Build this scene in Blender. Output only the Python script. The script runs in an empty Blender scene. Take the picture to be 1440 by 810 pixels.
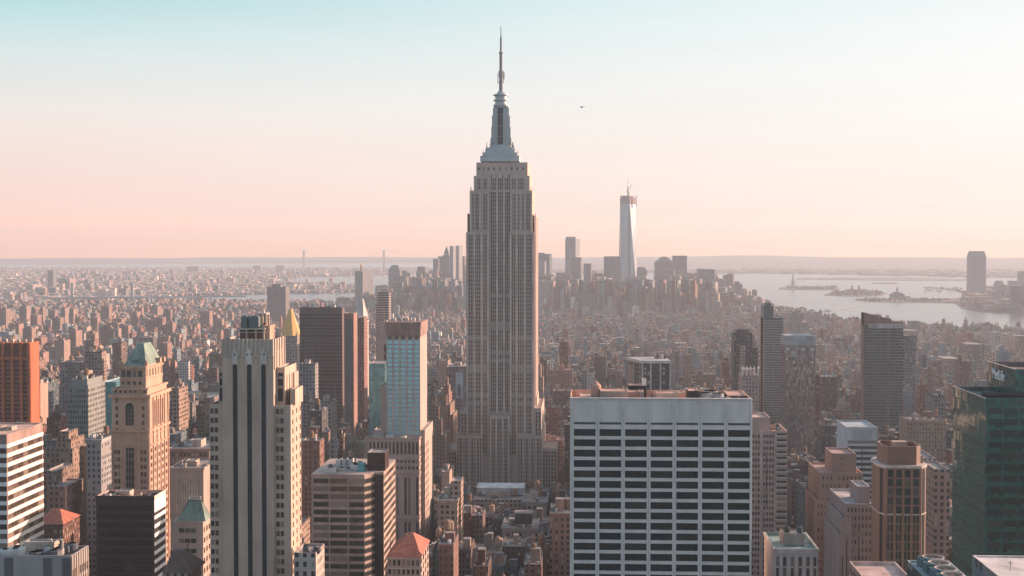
import bpy, math, random
import numpy as np
from mathutils import Vector
from mathutils.geometry import delaunay_2d_cdt

random.seed(11)
sc = bpy.context.scene
COL = sc.collection
F, CX, CY, EYE = 1990.0, 720.0, 405.0, 250.0           # focal length in pixels of a 1440 px frame, optical centre, eye height
YAW, PITCH = math.atan(105 / F), math.atan(60.6 / F)
REARTH = 6.371e6

# ---------------------------------------------------------------- camera, sky, sun, exposure
cam = bpy.data.cameras.new('camera'); camo = bpy.data.objects.new('camera', cam); COL.objects.link(camo)
camo.location = (0, 0, EYE); camo.rotation_euler = (math.pi / 2 - PITCH, 0, YAW)
cam.sensor_width = 36; cam.lens = 36 * F / 1440; cam.clip_start = 1; cam.clip_end = 90000
sc.camera = camo
sc.render.resolution_x, sc.render.resolution_y = 1024, 576
sc.render.engine = 'CYCLES'
sc.cycles.use_denoising = True
sc.cycles.max_bounces = 5; sc.cycles.diffuse_bounces = 3; sc.cycles.glossy_bounces = 2; sc.cycles.volume_bounces = 1
sc.cycles.sample_clamp_indirect = 4
sc.view_settings.view_transform = 'Standard'; sc.view_settings.look = 'None'
sc.view_settings.exposure = 1.05; sc.view_settings.gamma = 1.0; sc.view_settings.use_curve_mapping = False

SUN_AZ, SUN_EL = math.radians(61), math.radians(13)     # azimuth clockwise from the avenues' direction (+Y)
SUN_DIR = Vector((math.sin(SUN_AZ) * math.cos(SUN_EL), math.cos(SUN_AZ) * math.cos(SUN_EL), math.sin(SUN_EL)))
sl = bpy.data.lights.new('sun', 'SUN'); sl.energy = 5.0; sl.color = (1.0, 0.62, 0.455); sl.angle = math.radians(0.6)
so = bpy.data.objects.new('sun', sl); COL.objects.link(so)
so.rotation_euler = SUN_DIR.to_track_quat('Z', 'Y').to_euler()
HAZE_DENSITY, HAZE_COLOR = 0.000066, (0.63, 0.71, 0.785)

def lin(c):
    return tuple(((x / 255) / 12.92 if x / 255 <= 0.04045 else ((x / 255 + 0.055) / 1.055) ** 2.4) for x in c)

def nd(nt, typ, **kw):
    n = nt.nodes.new(typ)
    for k, v in kw.items():
        if k.startswith('i_'): n.inputs[int(k[2:])].default_value = v
        else: setattr(n, k, v)
    return n

def mth(nt, op, a, b=None, c=None):
    n = nt.nodes.new('ShaderNodeMath'); n.operation = op
    for i, s in enumerate((a, b, c)):
        if s is None: continue
        if isinstance(s, (int, float)): n.inputs[i].default_value = s
        else: nt.links.new(s, n.inputs[i])
    return n.outputs[0]

def mixc(nt, fac, a, b, blend='MIX'):
    n = nt.nodes.new('ShaderNodeMix'); n.data_type = 'RGBA'; n.blend_type = blend
    for s, i in ((fac, 0), (a, 6), (b, 7)):
        if isinstance(s, (int, float)): n.inputs[i].default_value = s
        elif isinstance(s, tuple): n.inputs[i].default_value = s if len(s) == 4 else (*s, 1)
        else: nt.links.new(s, n.inputs[i])
    return n.outputs[2]

def ramp(nt, src, stops):
    r = nt.nodes.new('ShaderNodeValToRGB'); nt.links.new(src, r.inputs[0])
    e = r.color_ramp.elements
    for i, (p, c) in enumerate(stops):
        el = e[i] if i < 2 else e.new(p)
        el.position = p; el.color = (*c, 1)
    return r.outputs[0]

def sky():
    w = bpy.data.worlds.new('World'); sc.world = w; w.use_nodes = True
    nt = w.node_tree; nt.nodes.clear()
    st = nd(nt, 'ShaderNodeTexSky', sky_type='NISHITA', sun_disc=False, sun_elevation=SUN_EL, sun_rotation=SUN_AZ, altitude=0, air_density=1.2, dust_density=2.5, ozone_density=1.0)
    tc = nd(nt, 'ShaderNodeTexCoord'); sx = nd(nt, 'ShaderNodeSeparateXYZ'); nt.links.new(tc.outputs['Generated'], sx.inputs[0])
    z4 = mth(nt, 'MULTIPLY', sx.outputs[2], 4.0)            # elevation 0..14 degrees spread over the ramp
    s = mth(nt, 'ADD', mth(nt, 'MULTIPLY', sx.outputs[0], math.cos(YAW)), mth(nt, 'MULTIPLY', sx.outputs[1], math.sin(YAW)))
    L = ramp(nt, z4, [(0, (0.954, 0.318, 0.107)), (0.0289, (0.961, 0.38, 0.19)), (0.0892, (0.567, 0.363, 0.296)), (0.1895, (0.494, 0.376, 0.335)), (0.2895, (0.466, 0.396, 0.367)), (0.3889, (0.421, 0.409, 0.393)), (0.4876, (0.358, 0.402, 0.399)), (0.5854, (0.282, 0.387, 0.392)), (0.6821, (0.19, 0.345, 0.362)), (0.95, (0.171, 0.31, 0.326))])
    R = ramp(nt, z4, [(0, (0.818, 0.551, 0.287)), (0.0289, (0.832, 0.639, 0.419)), (0.0892, (0.549, 0.487, 0.422)), (0.1895, (0.506, 0.472, 0.433)), (0.2895, (0.494, 0.479, 0.457)), (0.3889, (0.488, 0.487, 0.47)), (0.4876, (0.481, 0.487, 0.48)), (0.5854, (0.469, 0.484, 0.481)), (0.6821, (0.45, 0.477, 0.479)), (0.95, (0.405, 0.429, 0.431))])
    f = mth(nt, 'MULTIPLY_ADD', s, 1.4, 0.5); f = mth(nt, 'MINIMUM', mth(nt, 'MAXIMUM', f, 0.0), 1.0)
    band = mixc(nt, f, L, R)
    mp = nd(nt, 'ShaderNodeMapping'); mp.inputs['Scale'].default_value = (1.2, 1.2, 14); nt.links.new(tc.outputs['Generated'], mp.inputs[0])
    cn = nd(nt, 'ShaderNodeTexNoise'); cn.inputs['Scale'].default_value = 2.2; cn.inputs['Detail'].default_value = 4; nt.links.new(mp.outputs[0], cn.inputs['Vector'])
    cv = nd(nt, 'ShaderNodeMapRange', i_1=0.3, i_2=0.7, i_3=0.975, i_4=1.025); nt.links.new(cn.outputs[0], cv.inputs[0])
    ch = nd(nt, 'ShaderNodeHueSaturation'); nt.links.new(cv.outputs[0], ch.inputs['Value']); nt.links.new(band, ch.inputs['Color']); band = ch.outputs[0]   # faint uneven cirrus
    band = mixc(nt, 1.0, band, (10.0, 10.0, 10.0), 'MULTIPLY')
    up = nd(nt, 'ShaderNodeMapRange', interpolation_type='SMOOTHSTEP', i_1=0.19, i_2=0.5); nt.links.new(sx.outputs[2], up.inputs[0])
    col = mixc(nt, up.outputs[0], band, mixc(nt, 1.0, st.outputs[0], (1.4, 1.4, 1.4), 'MULTIPLY'))
    back = nd(nt, 'ShaderNodeMapRange', interpolation_type='SMOOTHSTEP', i_1=0.75, i_2=0.2, i_3=0.0, i_4=1.0); nt.links.new(sx.outputs[1], back.inputs[0])
    # away from the sunset the low sky is the cooler, bluer anti-twilight arch
    cool = mixc(nt, up.outputs[0], (2.2, 2.85, 3.2), mixc(nt, 1.0, st.outputs[0], (1.4, 1.4, 1.4), 'MULTIPLY'))
    col = mixc(nt, back.outputs[0], col, cool)
    bg = nd(nt, 'ShaderNodeBackground', i_1=0.1); nt.links.new(col, bg.inputs[0])
    o = nd(nt, 'ShaderNodeOutputWorld'); nt.links.new(bg.outputs[0], o.inputs[0])
sky()

# ---------------------------------------------------------------- pixel <-> world
cp, sp, ca, sa = math.cos(PITCH), math.sin(PITCH), math.cos(YAW), math.sin(YAW)
def ray(px, py):
    dx, dz = (px - CX) / F, (CY - py) / F
    y, z = cp + sp * dz, -sp + cp * dz
    return ca * dx - sa * y, sa * dx + ca * y, z
def fx(px, Y, py=500):
    r = ray(px, py); return r[0] / r[1] * Y
def fz(py, Y, px=720):
    r = ray(px, py); return EYE + r[2] / r[1] * Y
def fdepth(px, X, py=500):                      # distance along the avenues at which the plane x = X shows at column px
    r = ray(px, py); return X / (r[0] / r[1])
def proj(x, y, z):
    z -= EYE
    f = -sa * x + ca * y; r = ca * x + sa * y
    d = cp * f - sp * z; u = sp * f + cp * z
    d = max(d, 1.0)
    return CX + F * r / d, CY - F * u / d
def gz(x, y): return -(x * x + y * y) / (2 * REARTH)
def ground(px, py):
    r = ray(px, py); t = EYE / -r[2] if r[2] < 0 else 30000.0
    for _ in range(30):
        d2 = (r[0] * t) ** 2 + (r[1] * t) ** 2
        if r[2] >= -1e-5: break
        t = min((EYE + d2 / (2 * REARTH)) / -r[2], 60000)
    return r[0] * t, r[1] * t

# ---------------------------------------------------------------- mesh collector
class MB:
    def __init__(s): s.v, s.f, s.uv, s.mi, s.col, s.win = [], [], [], [], [], []; s.c = (0.4, 0.35, 0.3); s.w = (3.2, 3.6, 0.5); s.rc = None
    def face(s, pts, uvs=None, mi=0, c=None):
        n = len(s.v); s.v.extend(pts); s.f.append(tuple(range(n, n + len(pts)))); s.mi.append(mi)
        s.uv.extend(uvs if uvs else [(p[0], p[1]) for p in pts]); s.col.append(c or s.c); s.win.append(s.w)
    def wall(s, a, b, z0, z1, mi=0, c=None, z0b=None):        # vertical wall seen with a on the left, b on the right
        L = math.hypot(b[0] - a[0], b[1] - a[1]) / 2
        s.face([(a[0], a[1], z0), (b[0], b[1], z0), (b[0], b[1], z1), (a[0], a[1], z1)], [(-L, z0 - z1), (L, z0 - z1), (L, 0), (-L, 0)], mi, c)
    def box(s, x0, x1, y0, y1, z0, z1, mi=0, top=None, par=0.0, bottom=False, c=None, tc=None, skip=''):
        if x1 < x0: x0, x1 = x1, x0
        t = mi if top is None else top; tc = tc or s.rc or c
        if 'F' not in skip: s.wall((x0, y0), (x1, y0), z0, z1, mi, c)
        if 'R' not in skip: s.wall((x1, y0), (x1, y1), z0, z1, mi, c)
        if 'B' not in skip: s.wall((x1, y1), (x0, y1), z0, z1, mi, c)
        if 'L' not in skip: s.wall((x0, y1), (x0, y0), z0, z1, mi, c)
        if par > 0:
            k = 0.45; a, b, e, g, zr = x0 + k, x1 - k, y0 + k, y1 - k, z1 - par
            o = [(x0, y0), (x1, y0), (x1, y1), (x0, y1)]; q = [(a, e), (b, e), (b, g), (a, g)]
            for i in range(4):
                j = (i + 1) % 4
                s.face([(*o[i], z1), (*o[j], z1), (*q[j], z1), (*q[i], z1)], None, t, tc)
                s.face([(*q[i], z1), (*q[j], z1), (*q[j], zr), (*q[i], zr)], None, t, tc)
            s.face([(a, e, zr), (b, e, zr), (b, g, zr), (a, g, zr)], None, t, tc)
        else:
            s.face([(x0, y0, z1), (x1, y0, z1), (x1, y1, z1), (x0, y1, z1)], None, t, tc)
        if bottom: s.face([(x0, y1, z0), (x1, y1, z0), (x1, y0, z0), (x0, y0, z0)], None, t, tc)
    def prism(s, P, z0, z1, mi=0, top=None, Q=None, c=None, tc=None, cap=True):   # P, Q counter-clockwise seen from above
        Q = Q or P; n = len(P)
        for i in range(n):
            j = (i + 1) % n; a, b = P[i], P[j]; L = math.hypot(b[0] - a[0], b[1] - a[1]) / 2
            h = math.hypot(z1 - z0, math.hypot(Q[i][0] - a[0], Q[i][1] - a[1]))
            s.face([(*a, z0), (*b, z0), (*Q[j], z1), (*Q[i], z1)], [(-L, -h), (L, -h), (L, 0), (-L, 0)], mi, c)
        if cap: s.face([(*q, z1) for q in Q], None, mi if top is None else top, tc or c)
    def lathe(s, cx, cy, prof, n=16, mi=0, c=None, cap=True):
        ring = lambda r: [(cx + r * math.cos(2 * math.pi * i / n), cy + r * math.sin(2 * math.pi * i / n)) for i in range(n)]
        for (r0, z0), (r1, z1) in zip(prof, prof[1:]):
            s.prism(ring(max(r0, 0.002)), z0, z1, mi, None, ring(max(r1, 0.002)), c, None, cap and z1 == prof[-1][1])
    def tube(s, p, q, r, n=5, mi=0, c=None):
        p, q = Vector(p), Vector(q); d = (q - p).normalized()
        u = d.orthogonal().normalized(); w = d.cross(u)
        A = [p + r * (math.cos(2 * math.pi * i / n) * u + math.sin(2 * math.pi * i / n) * w) for i in range(n)]
        B = [a + (q - p) for a in A]
        for i in range(n):
            j = (i + 1) % n; s.face([tuple(A[i]), tuple(A[j]), tuple(B[j]), tuple(B[i])], None, mi, c)
        s.face([tuple(b) for b in B], None, mi, c); s.face([tuple(a) for a in reversed(A)], None, mi, c)
    def build(s, name, mats, parent=None, loc=None, smooth=False):
        if loc is None: loc = tuple(parent.location) if parent else (0, 0, 0)
        V = np.array(s.v, dtype=np.float64) - np.array(loc)
        me = bpy.data.meshes.new(name); nl = len(V); nf = len(s.f)
        me.vertices.add(nl); me.vertices.foreach_set('co', V.astype(np.float32).ravel())
        me.loops.add(nl); me.loops.foreach_set('vertex_index', np.arange(nl, dtype=np.int32))
        tot = np.array([len(f) for f in s.f], dtype=np.int32); st = np.concatenate(([0], np.cumsum(tot)[:-1])).astype(np.int32)
        me.polygons.add(nf); me.polygons.foreach_set('loop_start', st); me.polygons.foreach_set('loop_total', tot)
        me.polygons.foreach_set('material_index', np.array(s.mi, dtype=np.int32))
        if smooth: me.polygons.foreach_set('use_smooth', np.ones(nf, dtype=bool))
        uvl = me.uv_layers.new(name='UVMap'); uvl.data.foreach_set('uv', np.array(s.uv, dtype=np.float32).ravel())
        a = me.attributes.new('col', 'FLOAT_COLOR', 'FACE'); a.data.foreach_set('color', np.array([(*c, 1) for c in s.col], dtype=np.float32).ravel())
        a = me.attributes.new('win', 'FLOAT_VECTOR', 'FACE'); a.data.foreach_set('vector', np.array(s.win, dtype=np.float32).ravel())
        me.update(calc_edges=True); me.validate()
        for m in (mats if isinstance(mats, (list, tuple)) else [mats]): me.materials.append(m)
        o = bpy.data.objects.new(name, me); COL.objects.link(o)
        if parent: o.parent = parent
        else: o.location = loc
        return o

def tag(o, label=None, cat=None, group=None, kind=None):
    for k, v in (('label', label), ('category', cat), ('group', group), ('kind', kind)):
        if v: o[k] = v
    return o
def thing(name, label, cat, loc, group=None):
    o = bpy.data.objects.new(name, None); COL.objects.link(o); o.location = loc; o.empty_display_size = 1
    return tag(o, label, cat, group)

# ---------------------------------------------------------------- materials
def pbsdf(name):
    m = bpy.data.materials.new(name); m.use_nodes = True; nt = m.node_tree
    return m, nt, nt.nodes['Principled BSDF']

def weather(nt, col, amt, scale=0.06):
    g = nd(nt, 'ShaderNodeNewGeometry')
    mp = nd(nt, 'ShaderNodeMapping'); mp.inputs['Scale'].default_value = (1, 1, 0.35); nt.links.new(g.outputs['Position'], mp.inputs[0])
    n = nd(nt, 'ShaderNodeTexNoise'); n.inputs['Scale'].default_value = scale; n.inputs['Detail'].default_value = 5; n.inputs['Roughness'].default_value = 0.65
    nt.links.new(mp.outputs[0], n.inputs['Vector'])
    v = nd(nt, 'ShaderNodeMapRange', i_1=0.3, i_2=0.7, i_3=1 - amt, i_4=1 + amt); nt.links.new(n.outputs[0], v.inputs[0])
    h = nd(nt, 'ShaderNodeHueSaturation'); nt.links.new(v.outputs[0], h.inputs['Value'])
    if isinstance(col, tuple): h.inputs['Color'].default_value = (*col, 1)
    else: nt.links.new(col, h.inputs['Color'])
    return h.outputs[0]

def plain(name, col, rough=0.85, amt=0.22, metal=0.0, spec=0.3, scale=0.06):
    m, nt, b = pbsdf(name)
    nt.links.new(weather(nt, col, amt, scale), b.inputs['Base Color'])
    b.inputs['Roughness'].default_value = rough; b.inputs['Metallic'].default_value = metal; b.inputs['Specular IOR Level'].default_value = spec
    return m

def attr_wall(nt):
    a = nd(nt, 'ShaderNodeAttribute', attribute_name='col'); return a.outputs['Color']

def roofmat(name):
    m, nt, b = pbsdf(name)
    nt.links.new(weather(nt, attr_wall(nt), 0.35, 0.15), b.inputs['Base Color']); b.inputs['Roughness'].default_value = 0.9; b.inputs['Specular IOR Level'].default_value = 0.15
    return m

def facade(name, wall=None, glass=(0.03, 0.04, 0.045), pu=3.2, pv=3.6, wu=0.5, wv=0.55, lite=0.25, wrough=0.85, attr=False, spandrel=None, grough=0.15, blinds=(0.32, 0.28, 0.24), amt=0.2, wall_metal=0.0):
    """Wall with rows of windows laid out in metres along the wall (u) and down from its top (v)."""
    m, nt, b = pbsdf(name)
    uv = nd(nt, 'ShaderNodeUVMap', uv_map='UVMap'); s = nd(nt, 'ShaderNodeSeparateXYZ'); nt.links.new(uv.outputs[0], s.inputs[0])
    if attr:
        w = nd(nt, 'ShaderNodeAttribute', attribute_name='win'); ws = nd(nt, 'ShaderNodeSeparateXYZ'); nt.links.new(w.outputs['Vector'], ws.inputs[0])
        pu, pv, wu = ws.outputs[0], ws.outputs[1], ws.outputs[2]
        wall = attr_wall(nt)
    u = mth(nt, 'ADD', mth(nt, 'DIVIDE', s.outputs[0], pu), 0.5); v = mth(nt, 'DIVIDE', mth(nt, 'ADD', s.outputs[1], -1.2), pv)
    fu, fv = mth(nt, 'FRACT', u), mth(nt, 'FRACT', v)
    du = mth(nt, 'ABSOLUTE', mth(nt, 'SUBTRACT', fu, 0.5)); dv = mth(nt, 'ABSOLUTE', mth(nt, 'SUBTRACT', fv, 0.5))
    half = mth(nt, 'MULTIPLY', wu, 0.5) if not isinstance(wu, (int, float)) else wu / 2
    inu = mth(nt, 'LESS_THAN', du, half); inv = mth(nt, 'LESS_THAN', dv, wv / 2)
    mask = mth(nt, 'MULTIPLY', inu, inv)
    cell = nd(nt, 'ShaderNodeCombineXYZ'); nt.links.new(mth(nt, 'FLOOR', u), cell.inputs[0]); nt.links.new(mth(nt, 'FLOOR', v), cell.inputs[1])
    g = nd(nt, 'ShaderNodeNewGeometry'); sg = nd(nt, 'ShaderNodeSeparateXYZ'); nt.links.new(g.outputs['Normal'], sg.inputs[0]); nt.links.new(sg.outputs[0], cell.inputs[2])
    wn = nd(nt, 'ShaderNodeTexWhiteNoise', noise_dimensions='3D'); nt.links.new(cell.outputs[0], wn.inputs['Vector'])
    isl = mth(nt, 'GREATER_THAN', wn.outputs[0], 1 - lite)
    gl = mixc(nt, isl, glass, blinds)
    wc = weather(nt, wall, amt)
    if spandrel is not None: wc = mixc(nt, inu, wc, spandrel)
    nt.links.new(mixc(nt, mask, wc, gl), b.inputs['Base Color'])
    nt.links.new(mth(nt, 'MULTIPLY_ADD', mask, grough - wrough, wrough), b.inputs['Roughness'])
    nt.links.new(mth(nt, 'MULTIPLY_ADD', mask, 0.25, 0.25), b.inputs['Specular IOR Level'])
    return m

def glassmat(name, col, blinds, lite=0.3, rough=0.12, spec=0.5, metal=0.0):
    m, nt, b = pbsdf(name)
    oi = nd(nt, 'ShaderNodeObjectInfo'); g = nd(nt, 'ShaderNodeNewGeometry')
    r = mth(nt, 'FRACT', mth(nt, 'ADD', oi.outputs['Random'], g.outputs['Random Per Island']))
    k = nd(nt, 'ShaderNodeMapRange', i_1=1 - lite, i_2=1.0, i_3=0.0, i_4=0.8); nt.links.new(r, k.inputs[0])
    # panes inside one opening: blinds drawn to different heights
    n = nd(nt, 'ShaderNodeTexNoise'); n.inputs['Scale'].default_value = 0.35; n.inputs['Detail'].default_value = 1; nt.links.new(g.outputs['Position'], n.inputs['Vector'])
    k2 = nd(nt, 'ShaderNodeMapRange', i_1=0.54, i_2=0.62, i_3=0.0, i_4=0.35); nt.links.new(n.outputs[0], k2.inputs[0])
    c = mixc(nt, mth(nt, 'MAXIMUM', k.outputs[0], mth(nt, 'MULTIPLY', k2.outputs[0], lite * 1.2)), col, blinds)
    nt.links.new(c, b.inputs['Base Color']); b.inputs['Roughness'].default_value = rough; b.inputs['Specular IOR Level'].default_value = spec; b.inputs['Metallic'].default_value = metal
    return m

def curtain(name, glass, line, pu, pv, lu=0.08, lv=0.12, rough=0.08, wob=0.02, metal=0.0, band=None, bv=0.35, amt=0.3):
    """Curtain wall: glass panes each a touch out of true, thin mullions, optional opaque bands."""
    m, nt, b = pbsdf(name)
    uv = nd(nt, 'ShaderNodeUVMap', uv_map='UVMap'); s = nd(nt, 'ShaderNodeSeparateXYZ'); nt.links.new(uv.outputs[0], s.inputs[0])
    u = mth(nt, 'ADD', mth(nt, 'DIVIDE', s.outputs[0], pu), 0.5); v = mth(nt, 'DIVIDE', s.outputs[1], pv)
    fu, fv = mth(nt, 'FRACT', u), mth(nt, 'FRACT', v)
    ln = mth(nt, 'MAXIMUM', mth(nt, 'LESS_THAN', fu, lu), mth(nt, 'LESS_THAN', fv, lv))
    cell = nd(nt, 'ShaderNodeCombineXYZ'); nt.links.new(mth(nt, 'FLOOR', u), cell.inputs[0]); nt.links.new(mth(nt, 'FLOOR', v), cell.inputs[1])
    wn = nd(nt, 'ShaderNodeTexWhiteNoise', noise_dimensions='3D'); nt.links.new(cell.outputs[0], wn.inputs['Vector'])
    val = nd(nt, 'ShaderNodeMapRange', i_1=0, i_2=1, i_3=1 - amt, i_4=1 + amt); nt.links.new(wn.outputs[0], val.inputs[0])
    h = nd(nt, 'ShaderNodeHueSaturation'); h.inputs['Color'].default_value = (*glass, 1); nt.links.new(val.outputs[0], h.inputs['Value'])
    c = h.outputs[0]
    if band is not None: c = mixc(nt, mth(nt, 'LESS_THAN', fv, bv), c, band)
    nt.links.new(mixc(nt, ln, c, line), b.inputs['Base Color'])
    g = nd(nt, 'ShaderNodeNewGeometry')
    vm = nd(nt, 'ShaderNodeVectorMath', operation='SUBTRACT'); nt.links.new(wn.outputs['Color'], vm.inputs[0]); vm.inputs[1].default_value = (0.5, 0.5, 0.5)
    vs = nd(nt, 'ShaderNodeVectorMath', operation='SCALE'); nt.links.new(vm.outputs[0], vs.inputs[0]); vs.inputs['Scale'].default_value = wob
    va = nd(nt, 'ShaderNodeVectorMath', operation='ADD'); nt.links.new(g.outputs['Normal'], va.inputs[0]); nt.links.new(vs.outputs[0], va.inputs[1])
    vn = nd(nt, 'ShaderNodeVectorMath', operation='NORMALIZE'); nt.links.new(va.outputs[0], vn.inputs[0]); nt.links.new(vn.outputs[0], b.inputs['Normal'])
    nt.links.new(mth(nt, 'MULTIPLY_ADD', ln, 0.5, rough), b.inputs['Roughness']); b.inputs['Metallic'].default_value = metal; b.inputs['Specular IOR Level'].default_value = 0.6
    return m

M = {}
M['city'] = facade('city_facade', attr=True)
M['roof'] = roofmat('roof_covering')
M['paint'] = roofmat('painted_surface')
M['wood'] = plain('tank_wood', (0.20, 0.12, 0.08), 0.9, 0.3, scale=0.8)
M['steel'] = plain('weathered_steel', (0.22, 0.22, 0.22), 0.6, 0.25)
M['white'] = plain('white_paint', (0.75, 0.73, 0.7), 0.6, 0.1)
M['dark'] = plain('dark_equipment', (0.06, 0.065, 0.07), 0.7, 0.3)
M['tealtank'] = plain('teal_equipment', (0.07, 0.20, 0.22), 0.6, 0.3)
M['win'] = glassmat('window_glass', (0.025, 0.032, 0.036), (0.30, 0.26, 0.22), 0.35)
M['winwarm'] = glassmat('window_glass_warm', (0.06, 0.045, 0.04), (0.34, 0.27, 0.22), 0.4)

# ---------------------------------------------------------------- ground, water, hills, haze
def sheet(name, pts, mat, h=0.0, step=900.0, skirt=4.0):
    """A flat piece of land: outline filled with a grid of triangles that follows the curve of the earth, with a bank down to the water."""
    P = [Vector(p) for p in pts]; n = len(P)
    xs = [p.x for p in P]; ys = [p.y for p in P]
    def inside(x, y):
        c = False
        for i in range(n):
            a, b = P[i], P[i - 1]
            if (a.y > y) != (b.y > y) and x < (b.x - a.x) * (y - a.y) / (b.y - a.y) + a.x: c = not c
        return c
    B = []
    for i in range(n):
        a, b = P[i], P[(i + 1) % n]; k = max(1, int((b - a).length / step))
        B += [a.lerp(b, j / k) for j in range(k)]
    G = []
    x = min(xs) + step / 2
    while x < max(xs):
        y = min(ys) + step / 2
        while y < max(ys):
            if inside(x, y) and min((Vector((x, y)) - b).length for b in B) > step * 0.35: G.append(Vector((x, y)))
            y += step
        x += step
    nb = len(B)
    V, E, T, _, _, _ = delaunay_2d_cdt(B + G, [(i, (i + 1) % nb) for i in range(nb)], [list(range(nb))], 1, 1e-3)
    m = MB()
    for f in T:
        q = [(V[i].x, V[i].y, gz(V[i].x, V[i].y) + h) for i in f]
        nz = (q[1][0] - q[0][0]) * (q[2][1] - q[0][1]) - (q[1][1] - q[0][1]) * (q[2][0] - q[0][0])
        m.face(q if nz > 0 else q[::-1])
    for i in range(nb):
        a, b = B[i], B[(i + 1) % nb]; za, zb = gz(a.x, a.y) + h, gz(b.x, b.y) + h
        m.face([(a.x, a.y, za - skirt), (b.x, b.y, zb - skirt), (b.x, b.y, zb), (a.x, a.y, za)])
    return tag(m.build(name, mat), kind='structure')

def landmat(name, a, b, scale):
    m, nt, bs = pbsdf(name)
    g = nd(nt, 'ShaderNodeNewGeometry')
    n = nd(nt, 'ShaderNodeTexNoise'); n.inputs['Scale'].default_value = scale; n.inputs['Detail'].default_value = 6; n.inputs['Roughness'].default_value = 0.7; nt.links.new(g.outputs['Position'], n.inputs['Vector'])
    k = nd(nt, 'ShaderNodeMapRange', i_1=0.38, i_2=0.62); nt.links.new(n.outputs[0], k.inputs[0])
    nt.links.new(mixc(nt, k.outputs[0], a, b), bs.inputs['Base Color']); bs.inputs['Roughness'].default_value = 0.95
    return m
M['asphalt'] = landmat('city_ground', (0.045, 0.045, 0.048), (0.09, 0.085, 0.08), 0.02)
M['land'] = landmat('far_land', (0.07, 0.055, 0.045), (0.22, 0.155, 0.125), 0.003)
M['green'] = landmat('park_land', (0.09, 0.085, 0.06), (0.16, 0.14, 0.10), 0.02)
m, nt, b = pbsdf('bay_water'); M['water'] = m
b.inputs['Base Color'].default_value = (0.035, 0.05, 0.055, 1); b.inputs['Roughness'].default_value = 0.22; b.inputs['Specular IOR Level'].default_value = 0.6
g = nd(nt, 'ShaderNodeNewGeometry'); n = nd(nt, 'ShaderNodeTexNoise'); n.inputs['Scale'].default_value = 0.02; n.inputs['Detail'].default_value = 8; nt.links.new(g.outputs['Position'], n.inputs['Vector'])
bp = nd(nt, 'ShaderNodeBump'); bp.inputs['Strength'].default_value = 0.25; bp.inputs['Distance'].default_value = 4; nt.links.new(n.outputs[0], bp.inputs['Height']); nt.links.new(bp.outputs[0], b.inputs['Normal'])

mb = MB(); gx = np.linspace(-13200, 13200, 41); gy = np.concatenate((np.linspace(-1200, 6000, 13), np.linspace(6500, 26000, 40)))
for i in range(len(gx) - 1):
    for j in range(len(gy) - 1):
        mb.face([(x, y, gz(x, y) - 2.5) for x, y in ((gx[i], gy[j]), (gx[i + 1], gy[j]), (gx[i + 1], gy[j + 1]), (gx[i], gy[j + 1]))])
tag(mb.build('water', M['water']), kind='structure')

gp = lambda L: [ground(*p) for p in L]
MANHATTAN = [(-3200, -900), (2600, -900), (2600, 2600)] + gp([(1560, 482), (1440, 470), (1370, 467), (1282, 462), (1230, 458), (1180, 454), (1130, 442), (1090, 434), (1062, 424), (1046, 411), (1010, 405), (940, 401), (820, 400), (700, 401), (640, 407), (560, 418), (500, 429), (390, 429.5), (300, 427), (262, 426), (236, 423.5), (100, 427), (0, 431), (-160, 440)]) + [(-3200, 2900)]
sheet('ground', MANHATTAN, M['asphalt'])
BROOKLYN = gp([(-420, 440), (-160, 436), (0, 428), (110, 424), (240, 417), (330, 414), (392, 412), (470, 412), (505, 409), (508, 401), (450, 399), (386, 397), (384, 393), (430, 389.5), (520, 387.5), (610, 384.5), (690, 381), (690, 376.5), (420, 375.5), (0, 376), (-400, 377)])
sheet('far_shore', BROOKLYN, M['land'], step=1300)
STATEN = gp([(700, 383), (930, 384), (1010, 384.5), (1110, 384.6), (1180, 386), (1300, 388), (1440, 391), (1640, 396)]) + [(11500, 21500), (6000, 22500), (-700, 22500)]
sheet('far_shore', STATEN, M['land'], step=1500)
sheet('far_shore', gp([(1118, 392.5), (1230, 394), (1360, 394.5), (1372, 391.5), (1250, 390), (1128, 390.6)]), M['land'], step=800)
sheet('far_shore', gp([(1226, 398.5), (1262, 399), (1260, 397), (1228, 397)]), M['land'], step=400)
sheet('island', gp([(1095, 406.2), (1130, 407.4), (1178, 407), (1180, 404.5), (1150, 402.6), (1112, 402.4), (1098, 404)]), M['green'], step=300)
sheet('island', gp([(1158, 414.6), (1190, 416.2), (1235, 415.6), (1248, 412.5), (1240, 410), (1200, 408.4), (1172, 409.8)]), M['green'], step=300)
sheet('far_shore', gp([(1202, 421.5), (1240, 424), (1300, 424.8), (1342, 425.5), (1352, 432), (1380, 438), (1440, 440.5), (1700, 452), (1900, 430), (1640, 408), (1440, 404), (1372, 405), (1376, 417), (1340, 420), (1262, 420), (1206, 419.6)]), M['land'], step=500)
ca_ = [(1298, 404.2), (1322, 405.2), (1340, 407.4), (1352, 411), (1358, 415.5)]
sheet('causeway', gp(ca_ + [(p[0] + 3, p[1] - 1.0) for p in ca_[::-1]]), M['land'], step=300)

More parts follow.
